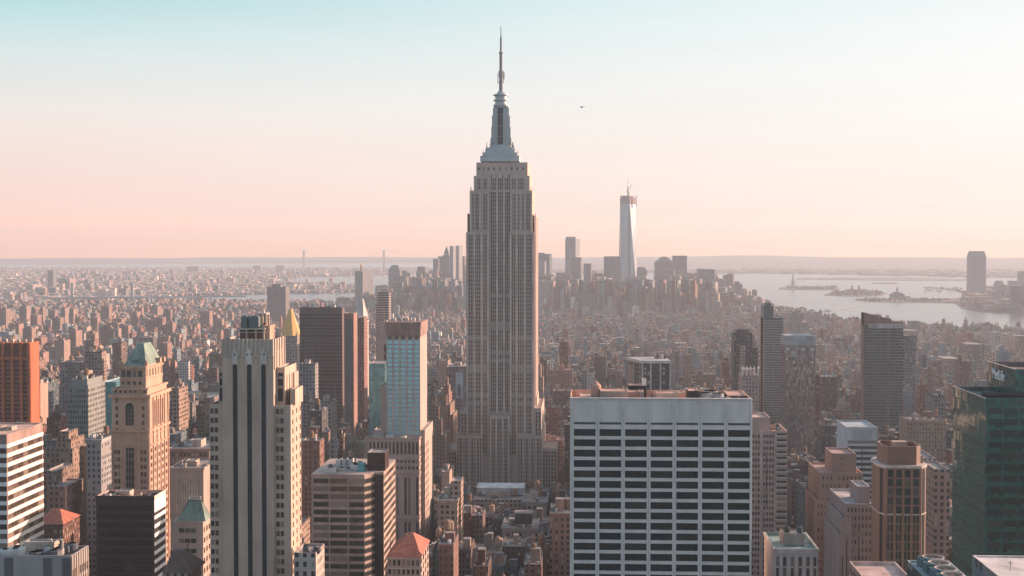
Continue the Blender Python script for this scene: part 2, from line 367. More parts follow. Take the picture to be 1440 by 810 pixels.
mb = MB(); cols = list(range(-560, 2001, 16)); rows = [17.5, 19, 20.5, 22, 23.4, 24.6, 25.4]
def ridge_y(px):
    y = 362.2 + 0.5 * math.sin(px / 83.0) + 0.35 * math.sin(px / 31.0 + 1)
    y -= 2.6 * math.exp(-((px - 1040) / 90.0) ** 2) + 1.3 * math.exp(-((px - 1180) / 160.0) ** 2) + 0.8 * math.exp(-((px - 560) / 110.0) ** 2)
    return y
def hillpt(px, k):
    r = ray(px, 372); d = math.hypot(r[0], r[1]); R = rows[k] * 1000
    x, y = r[0] / d * R, r[1] / d * R
    s = min(1.0, max(0.0, (px - 640) / 160.0))           # nearer, fuller hills on the right, a thin far ridge on the left
    shape = ([-0.05, 0.22, 0.5, 0.8, 1.0, 0.9, -0.1], [-0.1, -0.1, -0.1, -0.1, 1.0, 0.9, -0.1])
    sh = shape[0][k] * s + shape[1][k] * (1 - s)
    top = EYE - (ridge_y(px) - 344.4) / F * 23400 - gz(x, y)
    wob = 1 + 0.10 * math.sin(px / 23.0 + k * 1.7) * s
    return (x, y, gz(x, y) + sh * top * (wob if k < 4 else 1))
for i in range(len(cols) - 1):
    for k in range(len(rows) - 1):
        mb.face([hillpt(cols[i], k), hillpt(cols[i + 1], k), hillpt(cols[i + 1], k + 1), hillpt(cols[i], k + 1)])
tag(mb.build('hills', M['land']), kind='structure')

mb = MB(); mb.box(-13400, 13400, -1400, 26300, -72, 505, bottom=True)
hm = bpy.data.materials.new('haze'); hm.use_nodes = True; nt = hm.node_tree; nt.nodes.clear()
pv = nd(nt, 'ShaderNodeVolumePrincipled'); pv.inputs['Color'].default_value = (*HAZE_COLOR, 1); pv.inputs['Density'].default_value = HAZE_DENSITY; pv.inputs['Anisotropy'].default_value = 0.15
o = nd(nt, 'ShaderNodeOutputMaterial'); nt.links.new(pv.outputs[0], o.inputs['Volume'])
tag(mb.build('haze', hm), kind='stuff')

# ---------------------------------------------------------------- building helpers
HERO = []                    # (px0, px1, ptop, Y, footprint x0, x1, y0, y1, short name)
def note(x0, x1, y0, y1, z, short=None, seen=None):
    p = [proj(x, y, z) for x in (x0, x1) for y in (y0, y1)]
    HERO.append((min(q[0] for q in p), max(q[0] for q in p), min(q[1] for q in p), y0, x0, x1, y0, y1, short, max(q[1] for q in p)))

_pm = {}
def panel(root, name, face, a, b, z0, z1, plane, mat, t=0.12):
    """One window (or other thin panel) on a wall: face F looks at -Y, R at +X, L at -X."""
    w, h = round(b - a, 2), round(z1 - z0, 2)
    key = (name, face in 'RL', w, h, mat.name, t)
    if key not in _pm:
        m = MB()
        if face in 'RL': m.box(-t, t, 0, w, 0, h, bottom=True)
        else: m.box(0, w, -t, t, 0, h, bottom=True)
        me_o = m.build(name, mat, None, (0, 0, 0)); _pm[key] = me_o.data; COL.objects.unlink(me_o); bpy.data.objects.remove(me_o)
    o = bpy.data.objects.new(name, _pm[key]); COL.objects.link(o); o.parent = root
    L = root.location
    o.location = ((plane - L.x, a - L.y, z0 - L.z) if face in 'RL' else (a - L.x, plane - L.y, z0 - L.z))
    return o
def panels(root, name, rects, mat, t=0.12, most=100):
    rects = list(rects)
    for r in rects[:most]: panel(root, name, *r, mat, t)
    if len(rects) > most:
        m = MB()
        for f, a, b, z0, z1, p in rects[most:]:
            if f in 'RL': m.box(p - t, p + t, a, b, z0, z1, bottom=True)
            else: m.box(a, b, p - t, p + t, z0, z1, bottom=True)
        tag(m.build(name, mat, root), kind='stuff')
def grid(face, a0, a1, z1, z0, plane, nx, fh, fw=0.55, fhh=0.55, off=0.9, margin=0.0):
    """Rows of windows from z1 down to z0, nx across."""
    R = []; w = (a1 - a0 - 2 * margin) / nx; z = z1 - off
    while z - fh > z0:
        for i in range(nx):
            c = a0 + margin + (i + 0.5) * w
            R.append((face, c - w * fw / 2, c + w * fw / 2, z - fh * fhh, z, plane))
        z -= fh
    return R
def tank(root, x, y, z, r=1.9, h=3.8, leg=2.6, c=(0.23, 0.14, 0.09)):
    m = MB(); m.c = c
    for i in range(4):
        a = math.pi / 4 + i * math.pi / 2
        m.tube((x + r * .75 * math.cos(a), y + r * .75 * math.sin(a), z), (x + r * .75 * math.cos(a), y + r * .75 * math.sin(a), z + leg), 0.16, 4, 0, (0.12, 0.1, 0.09))
    m.lathe(x, y, [(0.01, z + leg), (r, z + leg), (r * 0.96, z + leg + h), (r * 1.06, z + leg + h), (0.02, z + leg + h + r * .75)], 12)
    return m.build('water_tank', M['paint'], root)
def roofkit(root, x0, x1, y0, y1, z, rnd, n=6, pent=True, tanks=0, tone=(0.4, 0.33, 0.28)):
    """Bulkheads, cooling units, pipes and tanks standing on a roof, each a part."""
    W, D = x1 - x0, y1 - y0
    if pent:
        m = MB(); m.c = tone; m.w = (3, 3.4, 0.35)
        a = x0 + W * rnd.uniform(.15, .4); c = y0 + D * rnd.uniform(.3, .5)
        m.box(a, a + W * rnd.uniform(.25, .4), c, c + D * rnd.uniform(.25, .4), z, z + rnd.uniform(3, 6), 0, 1, 0.4, tc=(0.3, 0.28, 0.27)); m.build('bulkhead', [M['paint'], M['roof']], root)
    for i in range(n):
        m = MB(); g = rnd.choice([(0.5, 0.5, 0.5), (0.25, 0.26, 0.27), (0.6, 0.56, 0.5), (0.1, 0.11, 0.12), (0.35, 0.28, 0.24)]); m.c = g
        a = x0 + W * rnd.uniform(.06, .85); c = y0 + D * rnd.uniform(.08, .8); w = rnd.uniform(1.5, min(6, W * .2 + 1.5)); d = rnd.uniform(1.5, min(5, D * .3 + 1.5)); h = rnd.uniform(1.2, 3)
        if rnd.random() < .3: m.lathe(a, c, [(w * .4, z), (w * .4, z + h), (w * .3, z + h + .3), (0.05, z + h + .3)], 12); nm = 'vent'
        else:
            m.box(a, a + w, c, c + d, z + .3, z + h); m.box(a + w * .1, a + w * .9, c + d * .1, c + d * .9, z, z + .3); m.lathe(a + w * .5, c + d * .5, [(min(w, d) * .35, z + h), (min(w, d) * .35, z + h + .5), (0.05, z + h + .5)], 10, c=(.08, .08, .08)); nm = 'cooling_unit'
        m.build(nm, M['paint'], root)
    for i in range(tanks): tank(root, x0 + W * rnd.uniform(.15, .85), y0 + D * rnd.uniform(.2, .8), z, rnd.uniform(1.5, 2.1))
def antenna(root, x, y, z, h, r=0.15, name='antenna', c=(0.3, 0.3, 0.3)):
    m = MB(); m.c = c; m.tube((x, y, z), (x, y, z + h * .6), r, 5); m.tube((x, y, z + h * .6), (x, y, z + h), r * .5, 4)
    return m.build(name, M['paint'], root)

RR = random.Random(5)
def tower(name, label, short, tiers, wall, roofc=(0.33, 0.29, 0.27), win=None, par=1.0, kit=None, cat='building', base=0.0, cornice=None, group=None):
    """tiers: list of (x0, x1, y0, y1, ztop[, zbottom]); wall: material, or a colour plus window grid for the shared facade; win: list of panel rects."""
    x0 = min(t[0] for t in tiers); x1 = max(t[1] for t in tiers); y0 = min(t[2] for t in tiers); y1 = max(t[3] for t in tiers)
    root = thing(name, label, cat, ((x0 + x1) / 2, (y0 + y1) / 2, base), group)
    m = MB(); mat = wall
    if isinstance(wall, tuple): m.c = wall[0]; m.w = wall[1]; mat = M['city']
    for t in tiers:
        m.box(t[0], t[1], t[2], t[3], t[5] if len(t) > 5 else base, t[4], 0, 1, par, tc=roofc)
        note(*t[:4], t[4], short if t is tiers[0] else None)
    root['_t'] = 0; del root['_t']
    m.build('wall', [mat, M['roof']], root)
    if cornice:
        m = MB(); m.c = cornice[0]; e = cornice[1]; t = tiers[0]
        for dz, k in ((0, e), (-0.9, e * .6)):
            m.box(t[0] - k, t[1] + k, t[2] - k, t[2], t[4] + dz - .9, t[4] + dz - .03); m.box(t[1], t[1] + k, t[2], t[3] + k, t[4] + dz - .9, t[4] + dz - .03); m.box(t[0] - k, t[0], t[2], t[3] + k, t[4] + dz - .9, t[4] + dz - .03)
        m.build('cornice', M['paint'], root)
    if kit:
        t = tiers[0]; roofkit(root, t[0], t[1], t[2], t[3], t[4] - par, RR, **kit)
    return root
def dims(px0, px1, py, Y, side=None, depth=None):
    x0, x1 = fx(px0, Y), fx(px1, Y)
    if depth is None: depth = fdepth(side, x1 if side > px1 else x0) - Y
    return x0, x1, Y, Y + depth, fz(py, Y)
pz = fz

M['orange'] = plain('orange_brick', (0.48, 0.13, 0.065), 0.85, 0.15)
M['whitepanel'] = plain('white_panel', (0.74, 0.68, 0.62), 0.6, 0.1)
M['darkcurtain'] = plain('black_metal_wall', (0.030, 0.028, 0.030), 0.45, 0.25)
M['blackglass'] = glassmat('black_glass', (0.010, 0.012, 0.014), (0.03, 0.026, 0.024), 0.15, 0.12, 0.35)
M['tealcurtain'] = curtain('teal_glass_wall', (0.14, 0.38, 0.42), (0.10, 0.16, 0.17), 2.4, 3.7, rough=0.15, metal=0.5)
M['redtile'] = plain('red_roof_tile', (0.36, 0.12, 0.08), 0.75, 0.4, scale=0.4)
M['brownroof'] = plain('brown_roof_tile', (0.12, 0.085, 0.07), 0.8, 0.25, scale=0.4)
M['balcony'] = plain('pale_balcony_edge', (0.36, 0.34, 0.33), 0.7, 0.12)
M['edge'] = plain('grey_floor_edge', (0.2, 0.21, 0.215), 0.7, 0.12)
M['slimcurtain'] = curtain('slim_tower_glass', (0.045, 0.075, 0.085), (0.12, 0.14, 0.15), 1.6, 3.1, 0.1, 0.12, 0.1, 0.03)
M['mirror'] = curtain('mirror_glass_wall', (0.30, 0.29, 0.30), (0.10, 0.10, 0.11), 1.7, 3.3, 0.1, 0.12, 0.1, 0.10, 0.7, amt=0.4)
M['epiccurtain'] = curtain('balcony_tower_glass', (0.035, 0.06, 0.068), (0.10, 0.11, 0.11), 2.6, 3.1, 0.12, 0.1, 0.12, 0.03, amt=0.6)
M['tanwarm'] = plain('pinkish_tan_brick', (0.26, 0.19, 0.165), 0.85, 0.15)
M['brownstone'] = plain('brown_granite', (0.195, 0.122, 0.098), 0.6, 0.12)
M['greenwin'] = glassmat('bay_glass', (0.022, 0.045, 0.045), (0.14, 0.13, 0.11), 0.25, 0.1, 0.5)
M['greencurtain'] = curtain('green_glass_wall', (0.016, 0.095, 0.080), (0.03, 0.06, 0.055), 1.55, 3.95, 0.06, 0.06, 0.07, 0.02, 0.25, amt=0.55, band=(0.022, 0.125, 0.10), bv=0.42)
M['greenblack'] = glassmat('dark_green_glass', (0.012, 0.035, 0.033), (0.05, 0.06, 0.05), 0.25, 0.1, 0.5)
M['letterwhite'] = plain('white_letters', (0.8, 0.8, 0.78), 0.5, 0.05)
M['gold'] = plain('gilded_tile', (0.66, 0.42, 0.15), 0.5, 0.12, 0.05)
M['skin'] = plain('pale_green_copper', (0.22, 0.34, 0.30), 0.7, 0.1)
M['brownglass'] = glassmat('brown_glass', (0.05, 0.04, 0.04), (0.12, 0.09, 0.08), 0.3, 0.2, 0.4)
M['thincurtain'] = curtain('thin_tower_glass', (0.10, 0.085, 0.08), (0.40, 0.34, 0.31), 3.0, 3.6, 0.1, 0.3, 0.15, 0.03)
M['freedom'] = curtain('silver_tower_glass', (0.36, 0.42, 0.46), (0.2, 0.22, 0.23), 4, 8, 0.1, 0.3, 0.2, 0.03, 0.6, amt=0.3)

# ---------------------------------------------------------------- the tall art deco tower with the mast
def art_deco_spire():
    Y = 1290.0; s = Y / F
    X = lambda px: fx(px, Y, 400); Z = lambda py: fz(py, Y, 704)
    xc = (X(657) + X(752)) / 2; yc = Y + 22
    root = thing('spire_skyscraper', 'tall grey limestone art deco skyscraper with stepped top and long needle mast', 'skyscraper', (xc, yc, 0))
    m = MB(); ls = (0.36, 0.31, 0.285); m.c = ls
    def b(p0, p1, top, y0, y1, z0=0.0, par=0.8):
        m.box(X(p0), X(p1), Y + y0, Y + y1, z0, Z(top), 0, 1, par, tc=(0.42, 0.33, 0.29))
        note(X(p0), X(p1), Y + y0, Y + y1, Z(top))
    # broad lower tiers
    b(643, 679, 611, -9, 90); b(728, 763, 611, -9, 90)
    b(627.5, 643, 632, -6, 44); b(763, 783.5, 629, -6, 44)
    b(648, 657, 577, -3, 86); b(752, 761.5, 573, -3, 86)
    b(689.5, 716.5, 583, -7, 4); b(679, 728, 640, -3, 4, par=0.2)
    # main shaft: two wings and a recessed centre bay
    b(657, 688, 326, 0, 82); b(718, 752, 326, 0, 82); b(688, 718, 268, 4, 78)
    b(661, 688, 268, 1, 80, Z(330)); b(718, 748, 268, 1, 80, Z(330))
    b(666, 688, 247, 3, 76, Z(270)); b(718, 744.5, 247, 3, 76, Z(270)); b(688, 718, 228.5, 3.2, 74, Z(270))
    b(669.5, 688, 228, 4, 74, Z(250)); b(718, 741.5, 228, 4, 74, Z(250))
    # end bays standing out on the short sides
    for sx in (1, -1):
        xs = X(752) if sx > 0 else X(657)
        for out, top, y0, y1 in ((.7, 300, 10, 72), (1.6, 560, 14, 66)):
            x0, x1 = (xs, xs + out) if sx > 0 else (xs - out, xs)
            m.box(x0, x1, Y + y0, Y + y1, 0, Z(top), 0, 1, 0.3, skip='L' if sx > 0 else 'R', tc=(0.42, 0.33, 0.29))
    m.build('wall', [M['esb'], M['roof']], root)
    # limestone piers standing proud between the window strips
    strips = []; cstrips = []; D = lambda cx: 640 + cx / 4.5
    L = [90, 102, 114, 132, 143.5, 155, 183, 196]; C = [229, 240.5, 252, 275, 286.5, 298, 318, 329.5, 341]; Rr = [364, 377, 402, 415, 428, 455, 468, 480]
    h = 0.52
    for cx in L + Rr:
        px = D(cx); a, e = X(px) - h, X(px) + h; low = 611 if (px < 679 or px > 728) else 640
        strips.append(('F', a, e, Z(low) + 1, Z(330), Y))
        if 663 < px < 746.5: strips.append(('F', a, e, Z(324), Z(273), Y + 1))
        if 671 < px < 740: strips.append(('F', a, e, Z(266), Z(251), Y + 3))
    for cx in C:
        px = D(cx); a, e = X(px) - h, X(px) + h
        cstrips.append(('F', a, e, Z(580), Z(270), Y + 4)); cstrips.append(('F', a, e, Z(267), Z(246), Y + 3.2))
        if cx not in (229, 341): strips.append(('F', a, e, Z(690), Z(588), Y - 7))
    for p0, p1, n, top, y in ((643, 679, 9, 615, -9), (728, 763, 9, 615, -9), (628, 643, 4, 636, -6), (763.5, 783, 5, 633, -6), (648.5, 656.5, 2, 582, -3), (753, 761, 2, 579, -3)):
        for i in range(n):
            px = p0 + (i + .5) * (p1 - p0) / n; strips.append(('F', X(px) - .75, X(px) + .75, Z(700 if top > 600 else 612) , Z(top), Y + y))
    for i in range(13):                                       # strips on the sunlit west side and its opposite
        y = Y + 3 + i * 6.2
        if 9 < y - Y < 73: continue
        for xs, f in ((X(752), 'R'), (X(657), 'L')): strips.append((f, y - .55, y + .55, Z(570), Z(330), xs))
    for i in range(5):
        y = Y + 16 + i * 12
        strips.append(('R', y - .55, y + .55, Z(556), Z(305), X(752) + .7)); strips.append(('L', y - .55, y + .55, Z(556), Z(305), X(657) - .7))
    panels(root, 'window_strip', cstrips, M['esbmetal'], 0.1); panels(root, 'window_strip', strips, M['esbstrip'], 0.1)
    m = MB(); m.c = (0.54, 0.43, 0.37)
    for cx, top, y in [(x, 326, 0) for x in (76, 122.5, 168, 208, 350, 389, 441, 492)] + [(x, 262, 4) for x in (264, 308)]:
        px = D(cx); w = 0.9 if y == 0 else 1.0
        m.box(X(px) - w, X(px) + w, Y + y - .9, Y + y + .05, Z(611 if y == 0 else 582), Z(top) - .5)
    for px in (661.7, 675, 687, 719.3, 732, 747): m.box(X(px) - .8, X(px) + .8, Y + .2, Y + 1.05, Z(325), Z(269))
    for px in (643.6, 652, 661, 670, 678.6, 728.5, 737, 746, 754, 762.4): m.box(X(px) - .55, X(px) + .55, Y - 9.6, Y - 8.95, 0, Z(612))
    for px in (690.2, 698.5, 707.5, 716): m.box(X(px) - .7, X(px) + .7, Y - 7.7, Y - 6.95, 0, Z(584))
    m.build('pier', M['paint'], root)
    for px in (694.5, 703, 711.5):                            # three arched heads over the recessed bay
        m = MB(); m.c = (0.55, 0.5, 0.47)
        x = X(px); m.prism([(x - 1.5, Y + 2.6), (x + 1.5, Y + 2.6), (x + 1.5, Y + 3.3), (x - 1.5, Y + 3.3)], Z(250), Z(243.5), 0, None, [(x - .4, Y + 2.6), (x + .4, Y + 2.6), (x + .4, Y + 3.3), (x - .4, Y + 3.3)])
        m.build('arch_head', M['paint'], root)
    top_w = [('F', X(p) - .7, X(p) + .7, Z(239), Z(235), Y + (4 if p < 688 or p > 718 else 3.2)) for p in (673, 680, 686.5, 694.5, 703, 711.5, 719.5, 727, 735)]
    panels(root, 'window', top_w, M['win'], 0.12)
    # stepped metal crown, over the middle of the plan
    Y = Y + 38; s = Y / F; X = lambda px: fx(px, Y, 400); Z = lambda py: fz(py, Y, 704)
    m = MB(); cr = (0.30, 0.36, 0.38); m.c = cr; cy = Y; xm = X(704.5)
    for p0, top, bot in ((27, 221.5, 228.6), (24, 216.5, 221.5), (20.5, 212, 216.5), (17.5, 208.5, 212), (14.5, 205, 208.5)):
        w = p0 * s; m.box(xm - w, xm + w, cy - w * 1.1, cy + w * 1.1, Z(bot), Z(top), 0, 0)
    for p0, y in ((27, 221.8), (24.4, 216.9), (20.9, 212.3)):
        w = p0 * s; m.box(xm - w, xm + w, cy - w * 1.1, cy + w * 1.1, Z(y), Z(y) + .6, c=(0.62, 0.66, 0.66))
    m.build('crown', M['metalcrown'], root)
    # mooring mast: drum with four stepped wings
    m = MB(); m.c = (0.33, 0.39, 0.41)
    m.lathe(xm, cy, [(7.6 * s, Z(205)), (7.2 * s, Z(150))], 20)
    for w0, w1, y0, y1 in ((14, 13.4, 206, 193), (13, 12.5, 193, 178), (12, 11.4, 178, 162), (10.6, 10.1, 162, 150)):
        for rot in (0, 1):
            for sgn in (1, -1):
                a, e = w0 * s, w1 * s; k = 2.4 * s * (1 if rot else 1.6)
                P = [(xm + sgn * q[0], cy + q[1]) if not rot else (xm + q[1], cy + sgn * q[0]) for q in ((0, -k), (a, -k), (a, k), (0, k))]
                Q = [(xm + sgn * q[0], cy + q[1]) if not rot else (xm + q[1], cy + sgn * q[0]) for q in ((0, -k), (e, -k), (e, k), (0, k))]
                if (sgn < 0) != bool(rot): P, Q = P[::-1], Q[::-1]
                m.prism(P, Z(y0), Z(y1), 0, None, Q)
    m.build('mast_drum', M['metalcrown'], root)
    for sx, sy in ((0, -1), (0, 1), (1, 0), (-1, 0)):         # one tall dark glazed strip on each wing
        m = MB(); m.c = (0.06, 0.075, 0.085); r = 10.0 * s
        for z0, z1, rr in ((204, 193.5, 14.1), (193, 178.5, 13.1), (178, 162.5, 12.1), (162, 152, 10.7)):
            x, y = xm + sx * rr * s, cy + sy * rr * s
            m.box(x - (2.6 if sx == 0 else .15), x + (2.6 if sx == 0 else .15), y - (2.6 if sy == 0 else .15), y + (2.6 if sy == 0 else .15), Z(z0), Z(z1), bottom=True)
        m.build('mast_window', M['paint'], root)
    m = MB(); m.c = (0.36, 0.42, 0.43)
    m.lathe(xm, cy, [(9 * s, Z(151)), (10.6 * s, Z(149)), (10.6 * s, Z(147.3)), (8.3 * s, Z(146.3)), (8.3 * s, Z(143)), (10.6 * s, Z(142)), (10.6 * s, Z(140.6)), (8.1 * s, Z(139.6)), (8.1 * s, Z(136)), (10.8 * s, Z(134.5)), (10.6 * s, Z(133.2)), (6 * s, Z(131.5)), (3.2 * s, Z(128)), (.3, Z(127.5))], 24)
    m.build('mast_cap', M['metalcrown'], root)
    m = MB(); m.c = (0.28, 0.27, 0.27)
    m.lathe(xm, cy, [(2.8 * s, Z(129)), (2.5 * s, Z(109)), (3.2 * s, Z(108)), (3.2 * s, Z(100)), (2.2 * s, Z(99)), (2.0 * s, Z(76)), (3.0 * s, Z(75.5)), (3.0 * s, Z(73.5)), (1.5 * s, Z(73)), (1.2 * s, Z(52)), (.7 * s, Z(51)), (.45 * s, Z(37)), (.02, Z(36.8))], 10)
    for k, (py, w) in enumerate([(120, 2.6), (114, 2.7), (94, 2.2), (88, 2.2), (82, 2.1), (66, 1.4), (60, 1.4)]):
        m.lathe(xm, cy, [(1.5 * s, Z(py)), (w * s, Z(py)), (w * s, Z(py - 1.0)), (1.2 * s, Z(py - 1.0))], 8)
    m.build('antenna_mast', M['paint'], root)
    for px, lo, hi in ((700.5, 118, 103), (708, 117, 100), (709.3, 112, 102), (705, 100, 84)):
        m = MB(); m.c = (0.3, 0.29, 0.29); x = X(px); m.tube((x, cy - 2, Z(lo)), (x, cy - 2, Z(hi)), .35, 5); m.tube((xm, cy, Z(lo - 2)), (x, cy - 2, Z(lo - 2)), .2, 4); m.build('panel_antenna', M['paint'], root)
    r2 = random.Random(3)
    for i in range(48):                                       # whips and dishes round the crown's ledges
        side = r2.choice((-1, 1)); lv = r2.choice(((26, 228), (23.5, 221), (20, 216), (17, 212), (14, 206)))
        px = 704 + side * (lv[0] - r2.uniform(0, 3.5)); x = X(px); y = cy + r2.uniform(-.6, .6) * lv[0] * s
        antenna(root, x, y, Z(lv[1]) - .3, r2.uniform(3, 12), .36, 'whip_antenna', (0.25, 0.24, 0.24))
    for i in range(16):
        px = r2.choice((r2.uniform(663, 669), r2.uniform(742, 748), r2.uniform(722, 747))); antenna(root, X(px), Y - 38 + r2.uniform(5, 60), fz(268, Y - 38, 704), r2.uniform(2, 7), .3, 'whip_antenna', (0.35, 0.33, 0.32))
    Y = Y - 38; X = lambda px: fx(px, Y, 400)
    HERO.append((627, 784, 37, Y, X(627), X(784), Y - 9, Y + 90, 'mast-topped skyscraper', 690))
M['esb'] = plain('limestone', (0.47, 0.375, 0.325), 0.85, 0.16)
M['esbstrip'] = facade('window_strip_limestone_tower', wall=(0.21, 0.175, 0.16), glass=(0.018, 0.018, 0.02), pu=1.75, pv=3.75, wu=1.2, wv=0.55, lite=0.14, blinds=(0.34, 0.3, 0.27), wrough=0.5)
M['esbmetal'] = facade('window_strip_metal_spandrel', wall=(0.15, 0.165, 0.175), glass=(0.014, 0.017, 0.02), pu=1.75, pv=3.75, wu=1.2, wv=0.55, lite=0.14, blinds=(0.3, 0.28, 0.27), wrough=0.45)
M['metalcrown'] = plain('crown_metal', (0.38, 0.44, 0.45), 0.45, 0.15, 0.25)
art_deco_spire()

# ---------------------------------------------------------------- white gridded office slab, right of centre
def white_slab():
    Y = 533.0; X = lambda p: fx(p, Y, 650); Z = lambda p: fz(p, Y, 930)
    x0, x1, y1 = X(801.5), X(1057.5), Y + 32
    zt = Z(561)
    root = thing('office_tower', 'wide white travertine office slab with seven columns of dark window bands', 'office tower', ((x0 + x1) / 2, Y + 16, 0))
    m = MB(); m.box(x0, x1, Y, y1, 0, zt, 0, 1, 2.6, tc=(0.62, 0.36, 0.27)); m.build('wall', [M['travertine'], M['roof']], root); note(x0, x1, Y, y1, zt, 'white gridded slab')
    HERO[-1] = HERO[-1][:9] + (815,)
    cols = [804 + i * 36.35 for i in range(7)]
    R = []; zs = Z(604.0); fh = (Z(604.0) - Z(811.3)) / 14.5 * 1.0; fh = 3.93
    wx = lambda i: (x0 + 0.75 + i * (x1 - x0 - 0.9) / 7 + 0.62, x0 + 0.75 + (i + 1) * (x1 - x0 - 0.9) / 7 - 0.62)
    k = 0
    while zs - k * fh > 60:
        for i in range(7): R.append(('F', *wx(i), zs - k * fh - 2.55, zs - k * fh, Y))
        k += 1
    panels(root, 'window', R[:98] , M['slabglass'], 0.15, 98)
    panels(root, 'window', [(r[0], r[1], r[2], r[3], r[4], r[5]) for r in R[98:]], M['slabglass'], 0.15, 0)
    for i in range(7): panel(root, 'vent_slot', 'F', *wx(i), Z(597.2), Z(594.3), Y, M['dark'], 0.15)
    m = MB(); m.c = (0.66, 0.68, 0.69)
    for i in range(8):                                        # paired piers and the beam under each band
        c = x0 + 0.75 + i * (x1 - x0 - 0.9) / 7
        for d in (-0.40, 0.40):
            if x0 - .1 < c + d < x1: m.box(max(c + d - .33, x0 - .2), min(c + d + .33, x1 + .2), Y - .55, Y - .003, 0, zt - .02)
    m.build('pier', M['travertine'], root)
    m = MB(); m.c = (0.66, 0.68, 0.69)
    for k in range(-1, 34):
        z1 = zs - k * fh - 2.55 if k >= 0 else Z(597.3)
        for i in range(7): a, e = wx(i); m.box(a, e, Y - .34, Y - .004, z1 - (1.3 if k >= 0 else 1.75), z1 - .05)
    m.build('spandrel', M['travertine'], root)
    m = MB()
    for d in range(1, 18): m.box(x0 + d * (x1 - x0) / 18 - .04, x0 + d * (x1 - x0) / 18 + .04, Y - .06, Y - .002, Z(593.5), zt - .6, c=(.4, .42, .43))
    m.box(x0, x1, Y - .7, Y + .9, zt, zt + .35, c=(.7, .71, .72)); m.build('parapet_cap', M['travertine'], root)
    m = MB(); m.c = (.03, .035, .037)
    for i in range(7):
        a, e = wx(i)
        for j in range(1, 6): x = a + (e - a) * j / 6; m.box(x - .06, x + .06, Y - .24, Y - .16, 40, zs)
    tag(m.build('mullion', M['paint'], root), kind='stuff')
    # the roof: penthouses, tank house with a cone, cooling plant
    zr = zt - 2.6; W = lambda p: X(p)
    def unit(name, p0, p1, ya, yb, h, c, tc=None, mat='paint'):
        m = MB(); m.c = c; m.box(W(p0), W(p1), Y + ya, Y + yb, zr, zr + h, 0, 1, 0.25, tc=tc or (0.55, 0.35, 0.28)); return m.build(name, [M[mat], M['roof']], root)
    unit('penthouse', 844, 884, 4, 15, 5.0, (0.42, 0.31, 0.26)); unit('penthouse', 884, 900, 10, 18, 4.2, (0.6, 0.38, 0.29)); unit('penthouse', 900, 906, 5, 14, 4.6, (0.25, 0.24, 0.24))
    unit('penthouse', 924, 956, 7, 17, 4.0, (0.66, 0.45, 0.36)); unit('louvre_house', 969, 984, 5, 16, 5.2, (0.035, 0.045, 0.05)); unit('low_plant', 886, 912, 20, 28, 5.6, (0.05, 0.055, 0.06)); unit('low_plant', 1026, 1052, 8, 26, 3.2, (0.09, 0.10, 0.10))
    unit('penthouse', 815, 840, 10, 24, 2.2, (0.5, 0.34, 0.28)); unit('penthouse', 940, 968, 19, 27, 3.0, (0.55, 0.42, 0.36)); unit('cooling_unit', 906, 912, 22, 27, 8, (0.75, 0.73, 0.7))
    m = MB(); m.c = (0.48, 0.30, 0.23); x = W(838); m.lathe(x, Y + 14, [(2.0, zr), (2.0, zr + 6.0), (2.2, zr + 6.0), (0.05, zr + 8.2)], 14); m.build('water_tank', M['paint'], root)
    for p, yy, r in ((994, 10, 3.0), (1005, 18, 3.2), (1013, 9, 2.4)):
        m = MB(); m.c = (0.42, 0.43, 0.42); x = W(p); m.lathe(x, Y + yy, [(r, zr), (r, zr + 2.5), (r * .8, zr + 3.1), (r * .8, zr + 4.0), (.05, zr + 4.0)], 16); m.build('cooling_tower', M['paint'], root)
    for i in range(26):
        m = MB(); m.c = RR.choice([(0.5, 0.48, 0.45), (0.2, 0.2, 0.2), (0.6, 0.42, 0.34)]); p = RR.uniform(815, 1040); ya = RR.uniform(3, 26); m.box(W(p), W(p) + RR.uniform(.8, 2.5), Y + ya, Y + ya + 2, zr, zr + RR.uniform(1, 3)); m.build('roof_vent', M['paint'], root)
M['travertine'] = plain('white_travertine', (0.66, 0.62, 0.58), 0.7, 0.13, scale=0.25)
M['slabglass'] = glassmat('dark_teal_glass', (0.006, 0.027, 0.032), (0.04, 0.05, 0.052), 0.35, 0.12, 0.22)
white_slab()

